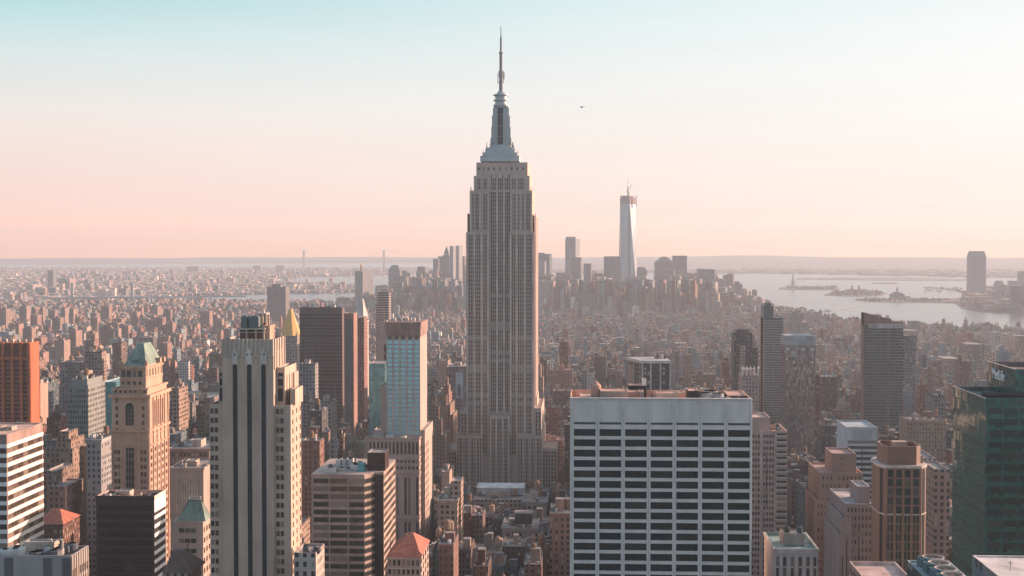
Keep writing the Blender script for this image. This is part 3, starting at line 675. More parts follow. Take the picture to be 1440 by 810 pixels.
# ---------------------------------------------------------------- pale setback tower with three dark strips
def pale_setback():
    Y = 560.0; X = lambda p: fx(p, Y, 600); Z = lambda p: fz(p, Y, 350)
    side = lambda p1, p2, y=Y: fdepth(p2, fx(p1, y, 600), 600)
    yb = side(385, 401); c = (0.47, 0.41, 0.365)
    root = thing('setback_tower', 'pale limestone setback tower with three long dark vertical window strips', 'skyscraper', (X(350), (Y + yb) / 2, 0))
    m = MB(); m.c = c
    T = [(X(313), X(385), Y, yb, Z(500)), (X(313), X(385.01), Y - .25, yb, Z(477), Z(500)),
         (X(385), X(397), Y + 5, side(397, 413.5, Y + 5), Z(518)), (X(385), X(408), Y + 1.2, side(408, 422.5, Y + 1.2), Z(570)), (X(404), X(411), Y + 6, side(409, 420, Y + 6), Z(549), Z(572)),
         (X(303.5), X(313), Y + 5, yb + 8, Z(518)), (X(293.5), X(313), Y + 1.2, yb + 8, Z(569)), (X(320), X(399), yb, yb + 8, Z(530))]
    for t in T: m.box(t[0], t[1], t[2], t[3], t[5] if len(t) > 5 else 0, t[4], 0, 1, .9, tc=(0.36, 0.33, 0.3)); note(*t[:4], t[4])
    m.build('wall', [M['pale'], M['roof']], root)
    HERO.append((293, 423, 440, Y, X(293), X(423), Y, yb, 'pale striped tower', 812))
    for p in (331, 351, 371):                                 # long strips with pointed heads
        m = MB(); m.c = (0.02, 0.035, 0.04); x = X(p); w = .9
        m.box(x - w, x + w, Y - .12, Y + .1, 20, Z(515)); m.prism([(x - w, Y - .12), (x + w, Y - .12), (x + w, Y + .1), (x - w, Y + .1)], Z(515), Z(511.5), 0, None, [(x - .05, Y - .12), (x + .05, Y - .12), (x + .05, Y + .1), (x - .05, Y + .1)])
        z = Z(516)
        while z > 20: m.box(x - w, x + w, Y - .16, Y - .1, z - 1.5, z - 1.3, c=(.07, .08, .08)); z -= 3.8
        m.build('window_strip', M['slabpaint'], root)
        m = MB(); m.c = (0.58, 0.52, 0.47); w = 1.3
        m.box(x - w, x + w, Y - .7, Y, Z(512), Z(497)); m.prism([(x - w, Y - .7), (x + w, Y - .7), (x + w, Y), (x - w, Y)], Z(497), Z(489), 0, None, [(x - .2, Y - .5), (x + .2, Y - .5), (x + .2, Y), (x - .2, Y)]); m.build('ornament', M['paint'], root)
    m = MB(); m.c = (0.52, 0.46, 0.41)
    for i in range(13): x = X(313.5 + i * 5.9); m.box(x - .28, x + .28, Y - .7, Y - .2, Z(500), Z(476.5))
    for i in range(5): y = Y + 1.5 + i * (yb - Y - 3) / 4; m.box(X(385), X(385) + .5, y - .35, y + .35, Z(520 if i in (0, 4) else 495), Z(476.5))
    m.box(X(312.5), X(385.3), Y - .45, Y + .0, Z(501.5), Z(499.5)); m.build('fluting', M['paint'], root); tag(COL.objects[-1], kind='stuff')
    W = []
    zr = lambda z0, z1, st: [z0 - i * st for i in range(int((z0 - z1) / st))]
    for z in zr(Z(575), 20, 3.8):
        for a in (389.6, 395.6, 402.6): W.append(('F', X(a) - .62, X(a) + .62, z - 2.1, z, Y + 1.2)) if a < 400 else None
        for a in (297.2, 303.2): W.append(('F', X(a) - .62, X(a) + .62, z - 2.1, z, Y + 1.2))
    panels(root, 'window', W, M['win'])
    W = []
    for z in zr(Z(578), 40, 3.8):
        xs = X(408); y1 = side(408, 422.5, Y + 1.2)
        for k in range(3): y = Y + 5 + k * (y1 - Y - 7) / 2; W.append(('R', y - .7, y + .7, z - 2.1, z, xs))
    panels(root, 'side_window', W, M['winwarm'])
    for p, top in ((308, 526), (391, 526)):
        m = MB(); m.c = (0.03, 0.04, 0.045); x = X(p); m.box(x - 1.0, x + 1.0, Y + 4.85, Y + 5.2, Z(566), Z(top))
        for z in zr(Z(top + 4), Z(566), 3.8): m.box(x - 1.0, x + 1.0, Y + 4.8, Y + 4.9, z - 1.2, z - .2, c=(.3, .27, .25))
        m.build('window_strip', M['slabpaint'], root)
    for k in range(3):
        y = Y + 6 + k * 5; m = MB(); m.c = (0.12, 0.10, 0.09); m.box(X(385) - .1, X(385) + .12, y - .7, y + .7, Z(518), Z(496)) if k != 9 else None; m.build('side_recess', M['paint'], root)
        y = Y + 9 + k * 5; m = MB(); m.c = (0.14, 0.11, 0.09); m.box(X(397) - .1, X(397) + .12, y - .6, y + .6, Z(566), Z(530)); m.build('side_recess', M['paint'], root)
    # open steel-and-brick plant house on top
    zr0 = Z(477) - .9; m = MB(); m.c = (0.40, 0.34, 0.30); Yr = Y + 5
    xs = [334.5, 347, 360, 371]
    for p in xs: m.box(fx(p, Yr) - .3, fx(p, Yr) + .3, Yr - .3, Yr + .3, zr0, Z(463)); m.box(fx(p, Yr) - .3, fx(p, Yr) + .3, Yr + 8, Yr + 8.6, zr0, Z(463))
    for h0, h1 in ((464.5, 462.5), (469, 468)): m.box(fx(333, Yr), fx(373, Yr), Yr - .4, Yr + 9, Z(h0), Z(h1))
    m.build('plant_frame', M['paint'], root)
    m = MB(); m.c = (0.16, 0.10, 0.08); m.box(fx(337, Yr), fx(370, Yr), Yr + 1, Yr + 8, zr0, Z(465)); m.build('plant_house', M['paint'], root)
    m = MB(); m.c = (0.45, 0.30, 0.23); m.box(fx(368, Yr), fx(378, Yr), Yr + 2, Yr + 11, zr0, Z(459), 0, 1, .4); m.build('bulkhead', [M['paint'], M['roof']], root)
    for p0, p1 in ((338, 347), (349, 363)):
        m = MB(); m.c = (0.13, 0.155, 0.155); a, e = fx(p0, Yr), fx(p1, Yr); m.box(a, e, Yr + 1, Yr + 7, Z(462.4), Z(447.5)); m.prism([(a, Yr + 1), (e, Yr + 1), (e, Yr + 7), (a, Yr + 7)], Z(447.5), Z(445), 0, None, [(a + .8, Yr + 2), (e - .8, Yr + 2), (e - .8, Yr + 6), (a + .8, Yr + 6)]); m.build('cooling_tower', M['paint'], root)
    m = MB(); m.c = (0.50, 0.40, 0.33); Yq = Yr + 6
    for p in (363.5, 369, 374.5): m.box(fx(p, Yq) - .35, fx(p, Yq) + .35, Yq - .35, Yq + .35, Z(463), Z(444)); m.box(fx(p, Yq) - .35, fx(p, Yq) + .35, Yq + 4, Yq + 4.7, Z(463), Z(444))
    m.box(fx(362.5, Yq), fx(375.6, Yq), Yq - .5, Yq + 5, Z(444.2), Z(442)); m.box(fx(364, Yq), fx(374, Yq), Yq + .5, Yq + 4, Z(462), Z(456), c=(.1, .07, .06)); m.build('plant_frame', M['paint'], root)
    m = MB(); m.c = (0.5, 0.42, 0.36); m.lathe(fx(369.5, Yq), Yq + 2, [(.9, Z(442)), (.5, Z(439)), (.04, Z(434.5))], 6); m.build('finial', M['paint'], root)
M['pale'] = plain('pale_limestone', (0.47, 0.36, 0.285), 0.8, 0.2, scale=0.12)
M['slabpaint'] = roofmat('glazed_strip'); M['slabpaint'].node_tree.nodes['Principled BSDF'].inputs['Roughness'].default_value = 0.25
pale_setback()
xa = dims(412, 443, 781, 548, side=455)
tower('annex_building', 'low pale stone building foot beside the pale striped tower at the picture bottom', None, [(*xa[:4], xa[4])], ((0.42, 0.37, 0.33), (3.2, 3.8, .45)), kit=dict(n=3, pent=False))

# ---------------------------------------------------------------- tan tower with green pyramid roof
def tan_pyramid_tower():
    Y = 700.0; X = lambda p: fx(p, Y, 600); Z = lambda p: fz(p, Y, 195); yb = fdepth(237, X(209), 600)
    root = thing('pyramid_roof_tower', 'tan brick and terracotta tower with steep green copper roof and arched window', 'skyscraper', (X(183), (Y + yb) / 2, 0))
    m = MB(); m.c = (0.42, 0.285, 0.21); D = yb - Y
    for p0, p1, top, a, e in ((157.5, 209, 555, 0, 0), (159.5, 207, 546, .5, .5), (166.5, 203, 515, 3, 3)):
        m.box(X(p0), X(p1), Y + a, yb - e, 0 if top == 555 else Z(560), Z(top), 0, 1, .6, tc=(.4, .3, .24)); note(X(p0), X(p1), Y + a, yb - e, Z(top), 'green-roofed tan tower' if top == 555 else None)
    m.build('wall', [M['tanbrick'], M['roof']], root)
    m = MB(); a0, a1, y0, y1 = X(171.5), X(203.2), Y + 3.5, yb - 3.5; xm = (a0 + a1) / 2
    m.prism([(a0, y0), (a1, y0), (a1, y1), (a0, y1)], Z(515), Z(485.5), 0, None, [(xm - 1.5, y0 + 10), (xm + 1.5, y0 + 10), (xm + 1.5, y1 - 6), (xm - 1.5, y1 - 6)]); m.build('roof', M['copper'], root)
    m = MB(); m.c = (.08, .12, .12); m.box(X(181), X(190), Y + 5, Y + 7, Z(514), Z(508)); m.build('dormer', M['paint'], root)
    for p in (168, 203):
        m = MB(); m.c = (0.45, 0.3, 0.22); m.box(X(p) - .8, X(p) + .8, Y + 3.2, Y + 5, Z(515), Z(510)); m.lathe(X(p), Y + 4, [(.9, Z(510)), (.04, Z(507))], 8); m.build('corner_finial', M['paint'], root)
    for y in (yb - 5, yb - 12):
        m = MB(); m.c = (0.45, 0.32, 0.24); m.box(X(201), X(201) + 2.4, y, y + 2.4, Z(515), Z(508)); m.build('chimney', M['paint'], root)
    m = MB(); m.c = (0.47, 0.30, 0.22)                        # cornices and string courses
    for z, e, h, a0, a1, q in ((Z(555), 1.3, 1.6, 157.5, 209, 0), (Z(546), .6, 1.0, 159.5, 207, .5), (Z(517), .6, .9, 166.5, 203, 3), (Z(533), .3, .7, 166.5, 203, 3), (Z(604), .8, 1.3, 157.5, 209, 0), (Z(625), .5, .9, 157.5, 209, 0), (Z(612), .3, .8, 157.5, 209, 0)):
        m.box(X(a0) - e, X(a1) + e, Y + q - e, Y + q - .01, z - h, z); m.box(X(a1) + .01, X(a1) + e, Y + q, yb + e - q, z - h, z)
    m.build('cornice', M['paint'], root)
    m = MB(); m.c = (0.46, 0.31, 0.235)
    for p in (158, 171, 195, 208.5): m.box(X(p) - .5, X(p) + .5, Y - .45, Y, 20, Z(606))
    for k in range(6): y = Y + 1 + k * (D - 2) / 5; m.box(X(209), X(209) + .5, y - .55, y + .55, 20, Z(557))
    m.build('pier', M['paint'], root)
    m = MB(); m.c = (0.02, 0.045, 0.05); x = X(182.5); w = 2.1; m.box(x - w, x + w, Y - .15, Y + .1, Z(598), Z(572))
    for k in range(6):
        a, e = math.pi * k / 6, math.pi * (k + 1) / 6
        m.face([(x, Y - .15, Z(572)), (x + w * math.cos(a), Y - .15, Z(572) + w * math.sin(a)), (x + w * math.cos(e), Y - .15, Z(572) + w * math.sin(e))])
    for k in range(4): m.box(x - w, x + w, Y - .25, Y - .16, Z(576 + k * 6) - .2, Z(576 + k * 6), c=(.25, .2, .16))
    for d in (-.7, .7): m.box(x + d - .1, x + d + .1, Y - .25, Y - .16, Z(598), Z(570), c=(.25, .2, .16))
    m.build('arched_window', M['slabpaint'], root)
    m = MB(); m.c = (0.5, 0.34, 0.25)
    for k in range(7):
        a, e = math.pi * k / 7, math.pi * (k + 1) / 7; ro, ri = 3.1, 2.15
        P = [(x + r * math.cos(t), Z(572) + r * math.sin(t)) for r, t in ((ri, a), (ro, a), (ro, e), (ri, e))]
        m.face([(p[0], Y - .35, p[1]) for p in P])
    m.build('arch_trim', M['paint'], root)
    for p in (178.5, 182.5, 186.5):
        m = MB(); m.c = (.025, .04, .045); m.box(X(p) - .62, X(p) + .62, Y - .12, Y + .1, 30, Z(630)); z = Z(634)
        while z > 30: m.box(X(p) - .62, X(p) + .62, Y - .2, Y - .11, z - 1.3, z, c=(.12, .12, .11)); z -= 3.7
        m.build('window_strip', M['slabpaint'], root)
    W = []
    for z in [Z(561) - i * 3.7 for i in range(40)]:
        if z < 30 or Z(627) < z < Z(606): continue
        for p in (162.2, 166.8, 199.2, 203.8) if z < Z(606) else (164.5, 201.5): W.append(('F', X(p) - .6, X(p) + .6, z - 2.1, z, Y))
    for p in (171.5, 179, 187, 195): W.append(('F', X(p) - 1, X(p) + 1, Z(531), Z(522), Y + 3)); W.append(('F', X(p) - .8, X(p) + .8, Z(542), Z(537), Y + 3))
    for i in range(7): p = 163 + i * 6.7; W.append(('F', X(p) - .7, X(p) + .7, Z(553), Z(548.5), Y + .5))
    panels(root, 'window', W, M['win'])
    W = []; xs = X(209)
    for k in range(5):
        y = Y + 1 + (k + .5) * (D - 2) / 5
        z = Z(632)
        if 0 < k < 4: W.append(('R', y - .8, y + .8, Z(602), Z(566), xs))
        while z > 40: W.append(('R', y - 1.1, y + 1.1, z - 2.1, z, xs)); z -= 3.7
    for k in range(6): y = Y + 5 + k * (D - 10) / 5; W.append(('R', y - .8, y + .8, Z(531), Z(521), X(203)))
    panels(root, 'side_window', W, M['winwarm'])
M['tanbrick'] = plain('tan_brick', (0.45, 0.31, 0.23), 0.85, 0.2)
M['copper'] = plain('green_copper', (0.165, 0.235, 0.195), 0.65, 0.45, scale=0.25)
tan_pyramid_tower()

# ---------------------------------------------------------------- slim tower of blue windows on a stone base
def blue_window_tower():
    Y = 1000.0; X = lambda p: fx(p, Y, 550); Z = lambda p: fz(p, Y, 565); yb = fdepth(600.5, X(591), 550)
    root = thing('blue_window_tower', 'slim pale tower of bright blue windows under a flared brown crown', 'skyscraper', (X(565), (Y + yb) / 2, 0))
    m = MB(); m.c = (0.42, 0.36, 0.33); m.w = (3.2, 3.5, .4)
    m.box(X(543.5), X(591), Y, yb, 0, Z(474), 0, 1); m.box(X(533.5), X(543.5), Y + 6, yb, 0, Z(544), 0, 1, .5); note(X(543), X(591), Y, yb, Z(452), 'blue-windowed tower')
    for t in ((516, 590, 612, -8, 4), (519, 589, 640, -7.5, 3)): pass
    m.box(X(515.5), X(591.5), Y - 10, yb + 6, 0, Z(613), 0, 1, 1.0, tc=(.35, .3, .27)); m.box(X(591.5), X(597), Y + 2, yb + 12, 0, Z(605), 0, 1, .6); note(X(515), X(597), Y - 10, yb + 12, Z(613))
    m.build('wall', [M['setai'], M['roof']], root)
    m = MB(); m.c = (0.30, 0.215, 0.19); a0, a1 = X(543.5), X(591)
    P = [(a0, Y), (a1, Y), (a1, yb), (a0, yb)]; Q = [(a0 - .8, Y - 1), (a1 + .8, Y - 1), (a1 + .8, yb + 1), (a0 - .8, yb + 1)]
    m.prism(P, Z(474), Z(453), 0, 0, Q)
    for i in range(17): x = a0 + i * (a1 - a0) / 16; m.prism([(x - .3, Y - .3), (x + .3, Y - .3), (x + .3, Y + .2), (x - .3, Y + .2)], Z(474), Z(453), 0, None, [(x - .3, Y - 1.4), (x + .3, Y - 1.4), (x + .3, Y - .7), (x - .3, Y - .7)], (.36, .26, .23))
    m.build('crown', M['paint'], root)
    for i in range(14):
        m = MB(); m.c = RR.choice([(.5, .35, .28), (.3, .3, .3), (.6, .5, .45)]); x = RR.uniform(a0 + 2, a1 - 4); y = RR.uniform(Y + 2, yb - 4); m.box(x, x + RR.uniform(1, 3), y, y + 3, Z(453), Z(453) + RR.uniform(1, 2.8)); m.build('roof_unit', M['paint'], root)
    W = []
    for k in range(21):
        z = Z(479) - k * (Z(479) - Z(612)) / 21
        for i in range(5): c = a0 + (i + .5) * (a1 - a0) / 5; W.append(('F', c - 1.75, c + 1.75, z - 2.3, z, Y))
    panels(root, 'window', W, M['blueglass'], .1)
    m = MB(); m.c = (0.26, 0.27, 0.29)
    for i in range(6): c = a0 + i * (a1 - a0) / 5; m.box(max(c - .55, a0), min(c + .55, a1), Y - .35, Y - .002, Z(612), Z(475), c=(.45, .38, .35))
    for i in range(5): c = a0 + (i + .5) * (a1 - a0) / 5; panel(root, 'attic_window', 'F', c - 1.2, c + 1.2, Z(476.5), Z(471), Y, M['dark'], .3)
    m.build('pier', M['paint'], root)
    W = []; x0, x1 = X(515.5), X(591.5)
    for k in range(14): c = x0 + (k + .5) * (x1 - x0) / 14; W.append(('F', c - .8, c + .8, Z(636), Z(619), Y - 10)); W.append(('F', c - .8, c + .8, Z(648), Z(644), Y - 10)); W.append(('F', c - .8, c + .8, Z(657), Z(653), Y - 10))
    for k in range(14):
        c = x0 + (k + .5) * (x1 - x0) / 14
        if k % 3: W.append(('F', c - .8, c + .8, Z(720), Z(668), Y - 10)); W.append(('F', c - .8, c + .8, Z(790), Z(730), Y - 10))
    panels(root, 'base_window', W, M['win'])
    m = MB(); m.c = (0.42, 0.32, 0.27)
    for z in (613, 640, 650, 662, 724): m.box(x0 - .5, x1 + .5, Y - 10.5, Y - 10.01, Z(z) - 1.1, Z(z)); m.box(x1 + .01, x1 + .5, Y - 10, Y + 2, Z(z) - 1.1, Z(z))
    m.build('cornice', M['paint'], root)
    m = MB(); m.c = (.1, .08, .07); W = []
    for z in [Z(625) - i * 5.4 for i in range(20)]:
        for k in range(5): y = Y - 7 + k * 8; W.append(('R', y - 1, y + 1, z - 3.6, z, X(591.5) if k < 1 else X(597)))
    panels(root, 'side_window', W, M['winwarm'])
    roofkit(root, x0, x1, Y - 9, Y - 1, Z(613) - 1, RR, 7, False)
M['setai'] = plain('pale_stone', (0.40, 0.32, 0.28), 0.8, 0.12)
M['blueglass'] = glassmat('blue_window_glass', (0.26, 0.60, 0.70), (0.34, 0.66, 0.74), 0.5, 0.22, 0.5, 0.45)
blue_window_tower()

# ---------------------------------------------------------------- other near towers
def ribs(root, name, face, lo, hi, n, plane, z0, z1, w, out, c, first=True):
    m = MB(); m.c = c
    for i in range(n):
        p = lo + (hi - lo) * i / (n - 1)
        if face == 'F': m.box(p - w, p + w, plane - out, plane - .003, z0, z1)
        elif face == 'R': m.box(plane + .003, plane + out, p - w, p + w, z0, z1)
        else: m.box(plane - out, plane - .003, p - w, p + w, z0, z1)
    return m.build(name, M['paint'], root)

# orange ribbed slab at the left edge
Y = 1170.0; x0, x1 = fx(-30, Y), fx(41, Y); yb = fdepth(55, x1); zt = fz(482, Y, 20); c = (0.48, 0.13, 0.065)
r = thing('ribbed_tower', 'orange brick office tower with tall ribs and notched top at the left edge', 'office tower', ((x0 + x1) / 2, (Y + yb) / 2, 0))
m = MB(); m.c = c; m.box(x0, x1, Y + 2, yb, 0, zt, 0, 1, .5, tc=(.4, .18, .1)); m.build('wall', [M['orange'] if 'orange' in M else M['paint'], M['roof']], r); note(x0, x1, Y, yb, zt, 'orange ribbed tower')
xs = [fx(p, Y) for p in (-22, -9, 4, 17, 29.5, 40)]
m = MB(); m.c = c
for x in xs: m.box(x - 1.0, x + 1.0, Y - .9, Y + 1.99, 0, zt)
for a, b in zip(xs, xs[1:]): m.box(a + 1, b - 1, Y - .2, Y + 1.98, fz(509, Y), fz(505, Y))
m.build('pier', M['paint'], r)
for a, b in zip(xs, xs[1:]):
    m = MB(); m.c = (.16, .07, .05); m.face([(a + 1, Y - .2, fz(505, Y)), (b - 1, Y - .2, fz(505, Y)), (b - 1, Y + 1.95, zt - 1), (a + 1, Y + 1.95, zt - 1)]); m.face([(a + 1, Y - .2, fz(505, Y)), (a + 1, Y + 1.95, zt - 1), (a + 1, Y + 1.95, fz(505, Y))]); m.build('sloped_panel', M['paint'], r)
    z = fz(509.5, Y) - .2; W = []
    while z > 60: W.append(('F', a + 1.0, b - 1.0, z - 2.3, z, Y + 1.95)); z -= 3.7
    panels(r, 'window', W, M['brownglass'], .1, 20)
for i in range(5):
    m = MB(); m.c = (.5, .4, .34); x = fx(2 + i * 9, Y); m.box(x, x + 2, Y + 6, Y + 9, zt, zt + 2.5); m.build('roof_unit', M['paint'], r)

# striped slab at the lower left edge, its long west side in the sun
Y = 600.0; x0, x1 = fx(-75, Y), fx(8, Y); yb = fdepth(60.5, x1, 640); zt = fz(611, Y, 8)
r = thing('striped_slab', 'white and brown horizontally striped office slab with flat roof at lower left edge', 'office tower', ((x0 + x1) / 2, (Y + yb) / 2, 0))
m = MB(); m.c = (.30, .215, .19); m.box(x0, x1, Y, yb, 0, zt, 0, 1, .7, tc=(.55, .38, .31)); m.build('wall', [M['paint'], M['roof']], r); note(x0, x1, Y, yb, zt, 'brown-and-white striped slab')
z = zt - 4.3; W = []; S = []
while z > 40:
    S.append(z); z -= 4.15
for z in S:
    n = 7
    for i in range(n): a = Y + .8 + i * (yb - Y - 1.6) / n; W.append(('R', a + .15, a + (yb - Y - 1.6) / n - .15, z - 3.9, z - 1.75, x1))
panels(r, 'side_window', W, M['winwarm'], .1)
for z in S:
    panel(r, 'spandrel', 'R', Y + .1, yb - .1, z - 1.7, z, x1, M['whitepanel'] if 'whitepanel' in M else M['white'], .25)
    panel(r, 'spandrel', 'F', x0, x1 - .1, z - 1.7, z, Y, M['white'], .25)
W = [('F', x1 - 20 + k * 4, x1 - 20 + k * 4 + 3.6, z - 3.9, z - 1.75, Y) for z in S for k in range(5)]
panels(r, 'window', W, M['win'], .1, 60)
for i in range(4): m = MB(); m.c = (.4, .32, .28); a = x0 + 3 + i * 5; m.box(a, a + 3, Y + 18, Y + 24, zt - .7, zt + 1); m.build('roof_unit', M['paint'], r)

# grey building with a cluttered roof, bottom left corner
d = dims(-12, 97, 789, 420, side=121.5)
r = tower('grey_office_block', 'grey slab with cluttered plant roof and tan side in bottom left corner', None, [d], ((0.30, 0.285, 0.28), (60, 60, .01)), roofc=(.3, .25, .23), par=1.6)
x0, x1, y0, y1, zt = d
for p in (9, 64, 91): m = MB(); m.c = (.13, .13, .14); a = fx(p, 420); m.box(a - 1.4, a + 1.4, y0 - .1, y0 + .1, 0, zt - .7); m.build('recess', M['paint'], r)
ribs(r, 'side_rib', 'R', y0 + .5, y1 - .5, 8, x1, 20, zt - .1, .12, .3, (.5, .42, .34))
panels(r, 'side_window', [('R', y0 + .6 + k * (y1 - y0 - 1.2) / 7, y0 + .4 + (k + 1) * (y1 - y0 - 1.2) / 7, zt - 7 - j * 4, zt - 4.6 - j * 4, x1) for j in range(8) for k in range(7)], M['winwarm'])
roofkit(r, x0, x1, y0, y1, zt - 1.6, RR, 22, True)
for p in (70, 85):
    m = MB(); m.c = (.55, .48, .42); x = fx(p, 427); m.tube((x, 427, zt - 1.6), (x, 427, zt + 3.4), .35, 8); m.tube((x, 427, zt + 3.4), (x - 1.2, 427, zt + 3.4), .35, 8); m.build('exhaust_pipe', M['paint'], r)

# dark glass box
d = dims(133, 215, 703, 640, side=231); x0, x1, y0, y1, zt = d
r = tower('dark_glass_tower', 'near-black glass office box with bands of white on its sunlit side', 'dark glass box', [d], M['darkcurtain'] if 'darkcurtain' in M else ((0.03, 0.032, 0.034), (2, 3.8, .8)), roofc=(.45, .32, .27), par=2.2)
m = MB(); m.c = (.035, .035, .038); m.box(x0 - .25, x1 + .25, y0 - .3, y0 - .01, zt - 1.6, zt + .2); m.box(x1 + .01, x1 + .25, y0, y1, zt - 1.6, zt + .2, c=(.6, .52, .45)); m.build('parapet_cap', M['paint'], r)
z = zt - 6.2; k = 0
panel(r, 'top_panel', 'R', y0 + .1, y1 - .1, zt - 7.5, zt - 1.7, x1, M['white'], .2)
while z > 20: panel(r, 'spandrel', 'R', y0 + .1, y1 - .1, z - 4.6, z - 2.9, x1, M['white'], .2); z -= 4.1
z = zt - 4
W = []
while z > 20: W += [('F', x0 + 1 + i * (x1 - x0 - 2) / 6 + .1, x0 + 1 + (i + 1) * (x1 - x0 - 2) / 6 - .1, z - 2.6, z, y0) for i in range(6)]; z -= 4.1
panels(r, 'window', W, M['blackglass'] if 'blackglass' in M else M['win'], .08)
roofkit(r, x0, x1, y0, y1, zt - 2.2, RR, 8, True)

# grey-green grid block and the teal glass block behind it
d = dims(95, 123, 545, 950, side=147.5); x0, x1, y0, y1, zt = d
r = tower('grid_office_block', 'grey green gridded office block with pink sunlit side beside teal glass', 'grey gridded block', [d, (x0 + 1, x1 - 1, y0 + 2, y1 - 2, fz(537, 950))], ((0.21, 0.23, 0.22), (50, 50, .01)), roofc=(.42, .3, .27))
panels(r, 'window', grid('F', x0, x1, zt - 2, 60, y0, 9, 3.6, .55, .6), M['win']); panels(r, 'side_window', grid('R', y0, y1, zt - 2, 60, x1, 11, 3.6, .45, .5), M['winwarm'])
ribs(r, 'pier', 'F', x0, x1, 10, y0, 0, zt, .3, .35, (.25, .27, .26)); roofkit(r, x0, x1, y0, y1, fz(537, 950) - 1, RR, 10, True, 1)
tower('glass_office_block', 'flat topped teal glass block tucked behind the grey gridded block', None, [dims(143, 163, 540, 1010, depth=40)], M['tealcurtain'] if 'tealcurtain' in M else ((0.12, 0.3, 0.33), (2, 3.6, .8)), roofc=(.3, .4, .42))

# stepped brown blocks at lower left
Y = 860.0
def T(p0, p1, py, y, dep, zb=None): return (fx(p0, y, 640), fx(p1, y, 640), y, y + dep, fz(py, y)) + ((zb,) if zb else ())
tower('stepped_brown_block', 'dark brown stepped block with sunlit orange penthouse behind the striped slab', 'stepped brown block', [T(60, 102, 636, Y, 40), T(83, 97, 611, Y + 6, 16), T(80, 100, 622, Y + 4, 24), T(97, 122, 632, Y + 14, 22)], ((0.24, 0.165, 0.125), (3.0, 3.5, .42)), kit=dict(n=4, tanks=1))
tower('brown_block', 'tall dark brown windowed block seen over the red roof', None, [T(62, 78, 668, 800, 30), T(66, 92, 690, 790, 28)], ((0.21, 0.15, 0.12), (3.0, 3.5, .42)))
tower('grey_corner_block', 'blue grey masonry block with ornate cornice and sunlit side by green-roofed tower', 'grey corniced block', [dims(120, 141, 622, 800, side=158)], ((0.27, 0.27, 0.27), (2.8, 3.5, .45)), cornice=((.34, .33, .32), .7), kit=dict(n=5, tanks=1))
Y = 760.0; a0, a1 = fx(50, Y), fx(86, Y)
r = tower('red_roof_building', 'dark brick building with bright red tiled roof and chimney, lower left', 'red-roofed house', [(a0, a1, Y, Y + 26, fz(744, Y))], ((0.13, 0.07, 0.055), (3, 3.5, .4)), par=0)
m = MB(); m.prism([(a0 - .6, Y - .6), (a1 + .6, Y - .6), (a1 + .6, Y + 26.6), (a0 - .6, Y + 26.6)], fz(744, Y) + .02, fz(729, Y), 0, None, [(a0 + 3, Y + 12), (a1 - 6, Y + 12), (a1 - 6, Y + 14), (a0 + 3, Y + 14)]); ro = m.build('roof', M['redtile'] if 'redtile' in M else M['paint'], r)
m = MB(); m.c = (.45, .25, .18); a = a1 - 5; m.box(a, a + 2, Y + 12, Y + 14, fz(740, Y), fz(722, Y)); m.box(a - .3, a + 2.3, Y + 11.7, Y + 14.3, fz(722, Y), fz(720, Y)); m.build('chimney', M['paint'], ro)

# office tower with bands and a dark bevelled corner, lower centre left
Y = 690.0; x0, xc1, x1 = fx(437, Y), fx(512, Y), fx(526, Y + 7); xd = fx(539, Y + 8); yb = fdepth(556, xd, 700); zt = fz(667, Y, 480)
r = thing('banded_office_tower', 'tan banded office tower with dark windows, rooftop plant and brown sunlit side', 'office tower', ((x0 + xd) / 2, (Y + yb) / 2, 0))
P = [(x0, Y), (xc1, Y), (x1, Y + 7), (xd, Y + 8), (xd, yb), (x0, yb)]
m = MB(); m.c = (.36, .285, .245); m.prism(P, 0, zt, 0, 1, None, None, (.42, .34, .3)); m.build('wall', [M['paint'], M['roof']], r); note(x0, xd, Y, yb, zt, 'tan banded office tower')
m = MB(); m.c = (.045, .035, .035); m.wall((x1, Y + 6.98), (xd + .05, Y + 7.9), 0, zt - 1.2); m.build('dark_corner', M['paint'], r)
z = zt - 2.2; W = []
cut = [fx(439, Y), fx(462.5, Y), fx(489, Y), xc1]
while z > 40:
    for a, b in zip(cut, cut[1:]): W.append(('F', a + .35, b - .35, z - 2.35, z, Y))
    z -= 3.85
panels(r, 'window', W, M['win'], .1)
m = MB(); z = zt - 2.2; m.c = (.03, .035, .037)
while z > 40: m.wall((xc1 + .3, Y + .08), (x1 - .05, Y + 6.85), z - 2.35, z); z -= 3.85
mm = m.build('corner_window', M['slabpaint'], r); mm.location = (.09, -.09, 0); tag(mm, kind='stuff')
W = []; z = zt - 2
while z > 40:
    for k in range(5): a = Y + 9 + k * (yb - Y - 10) / 5; W.append(('R', a + .3, a + (yb - Y - 10) / 5 - .3, z - 1.9, z, xd))
    z -= 3.85
panels(r, 'side_window', W, M['winwarm'])
m = MB(); m.c = (.05, .035, .035); m.box(fx(516, Y + 12), fx(541, Y + 12), Y + 12, Y + 26, zt, fz(638, Y + 12), 0, 1, .5, tc=(.3, .28, .27)); m.build('bulkhead', [M['paint'], M['roof']], r)
m = MB(); m.c = (.5, .5, .48)
for p in (472, 480, 488): m.box(fx(p, Y + 18), fx(p + 6.5, Y + 18), Y + 18, Y + 24, zt + 1.2, zt + 4.5); m.lathe(fx(p + 3.2, Y + 18), Y + 21, [(1, zt + 4.5), (1, zt + 5), (.1, zt + 5)], 12, c=(.1, .1, .1))
m.box(fx(471, Y + 18), fx(496, Y + 18), Y + 17.5, Y + 24.5, zt + .8, zt + 1.2); m.build('cooling_tower', M['paint'], r)
m = MB(); m.c = (.07, .28, .3); m.box(fx(503, Y + 8), fx(511, Y + 8), Y + 8, Y + 14, zt, zt + 4); m.build('teal_plant', M['paint'], r)
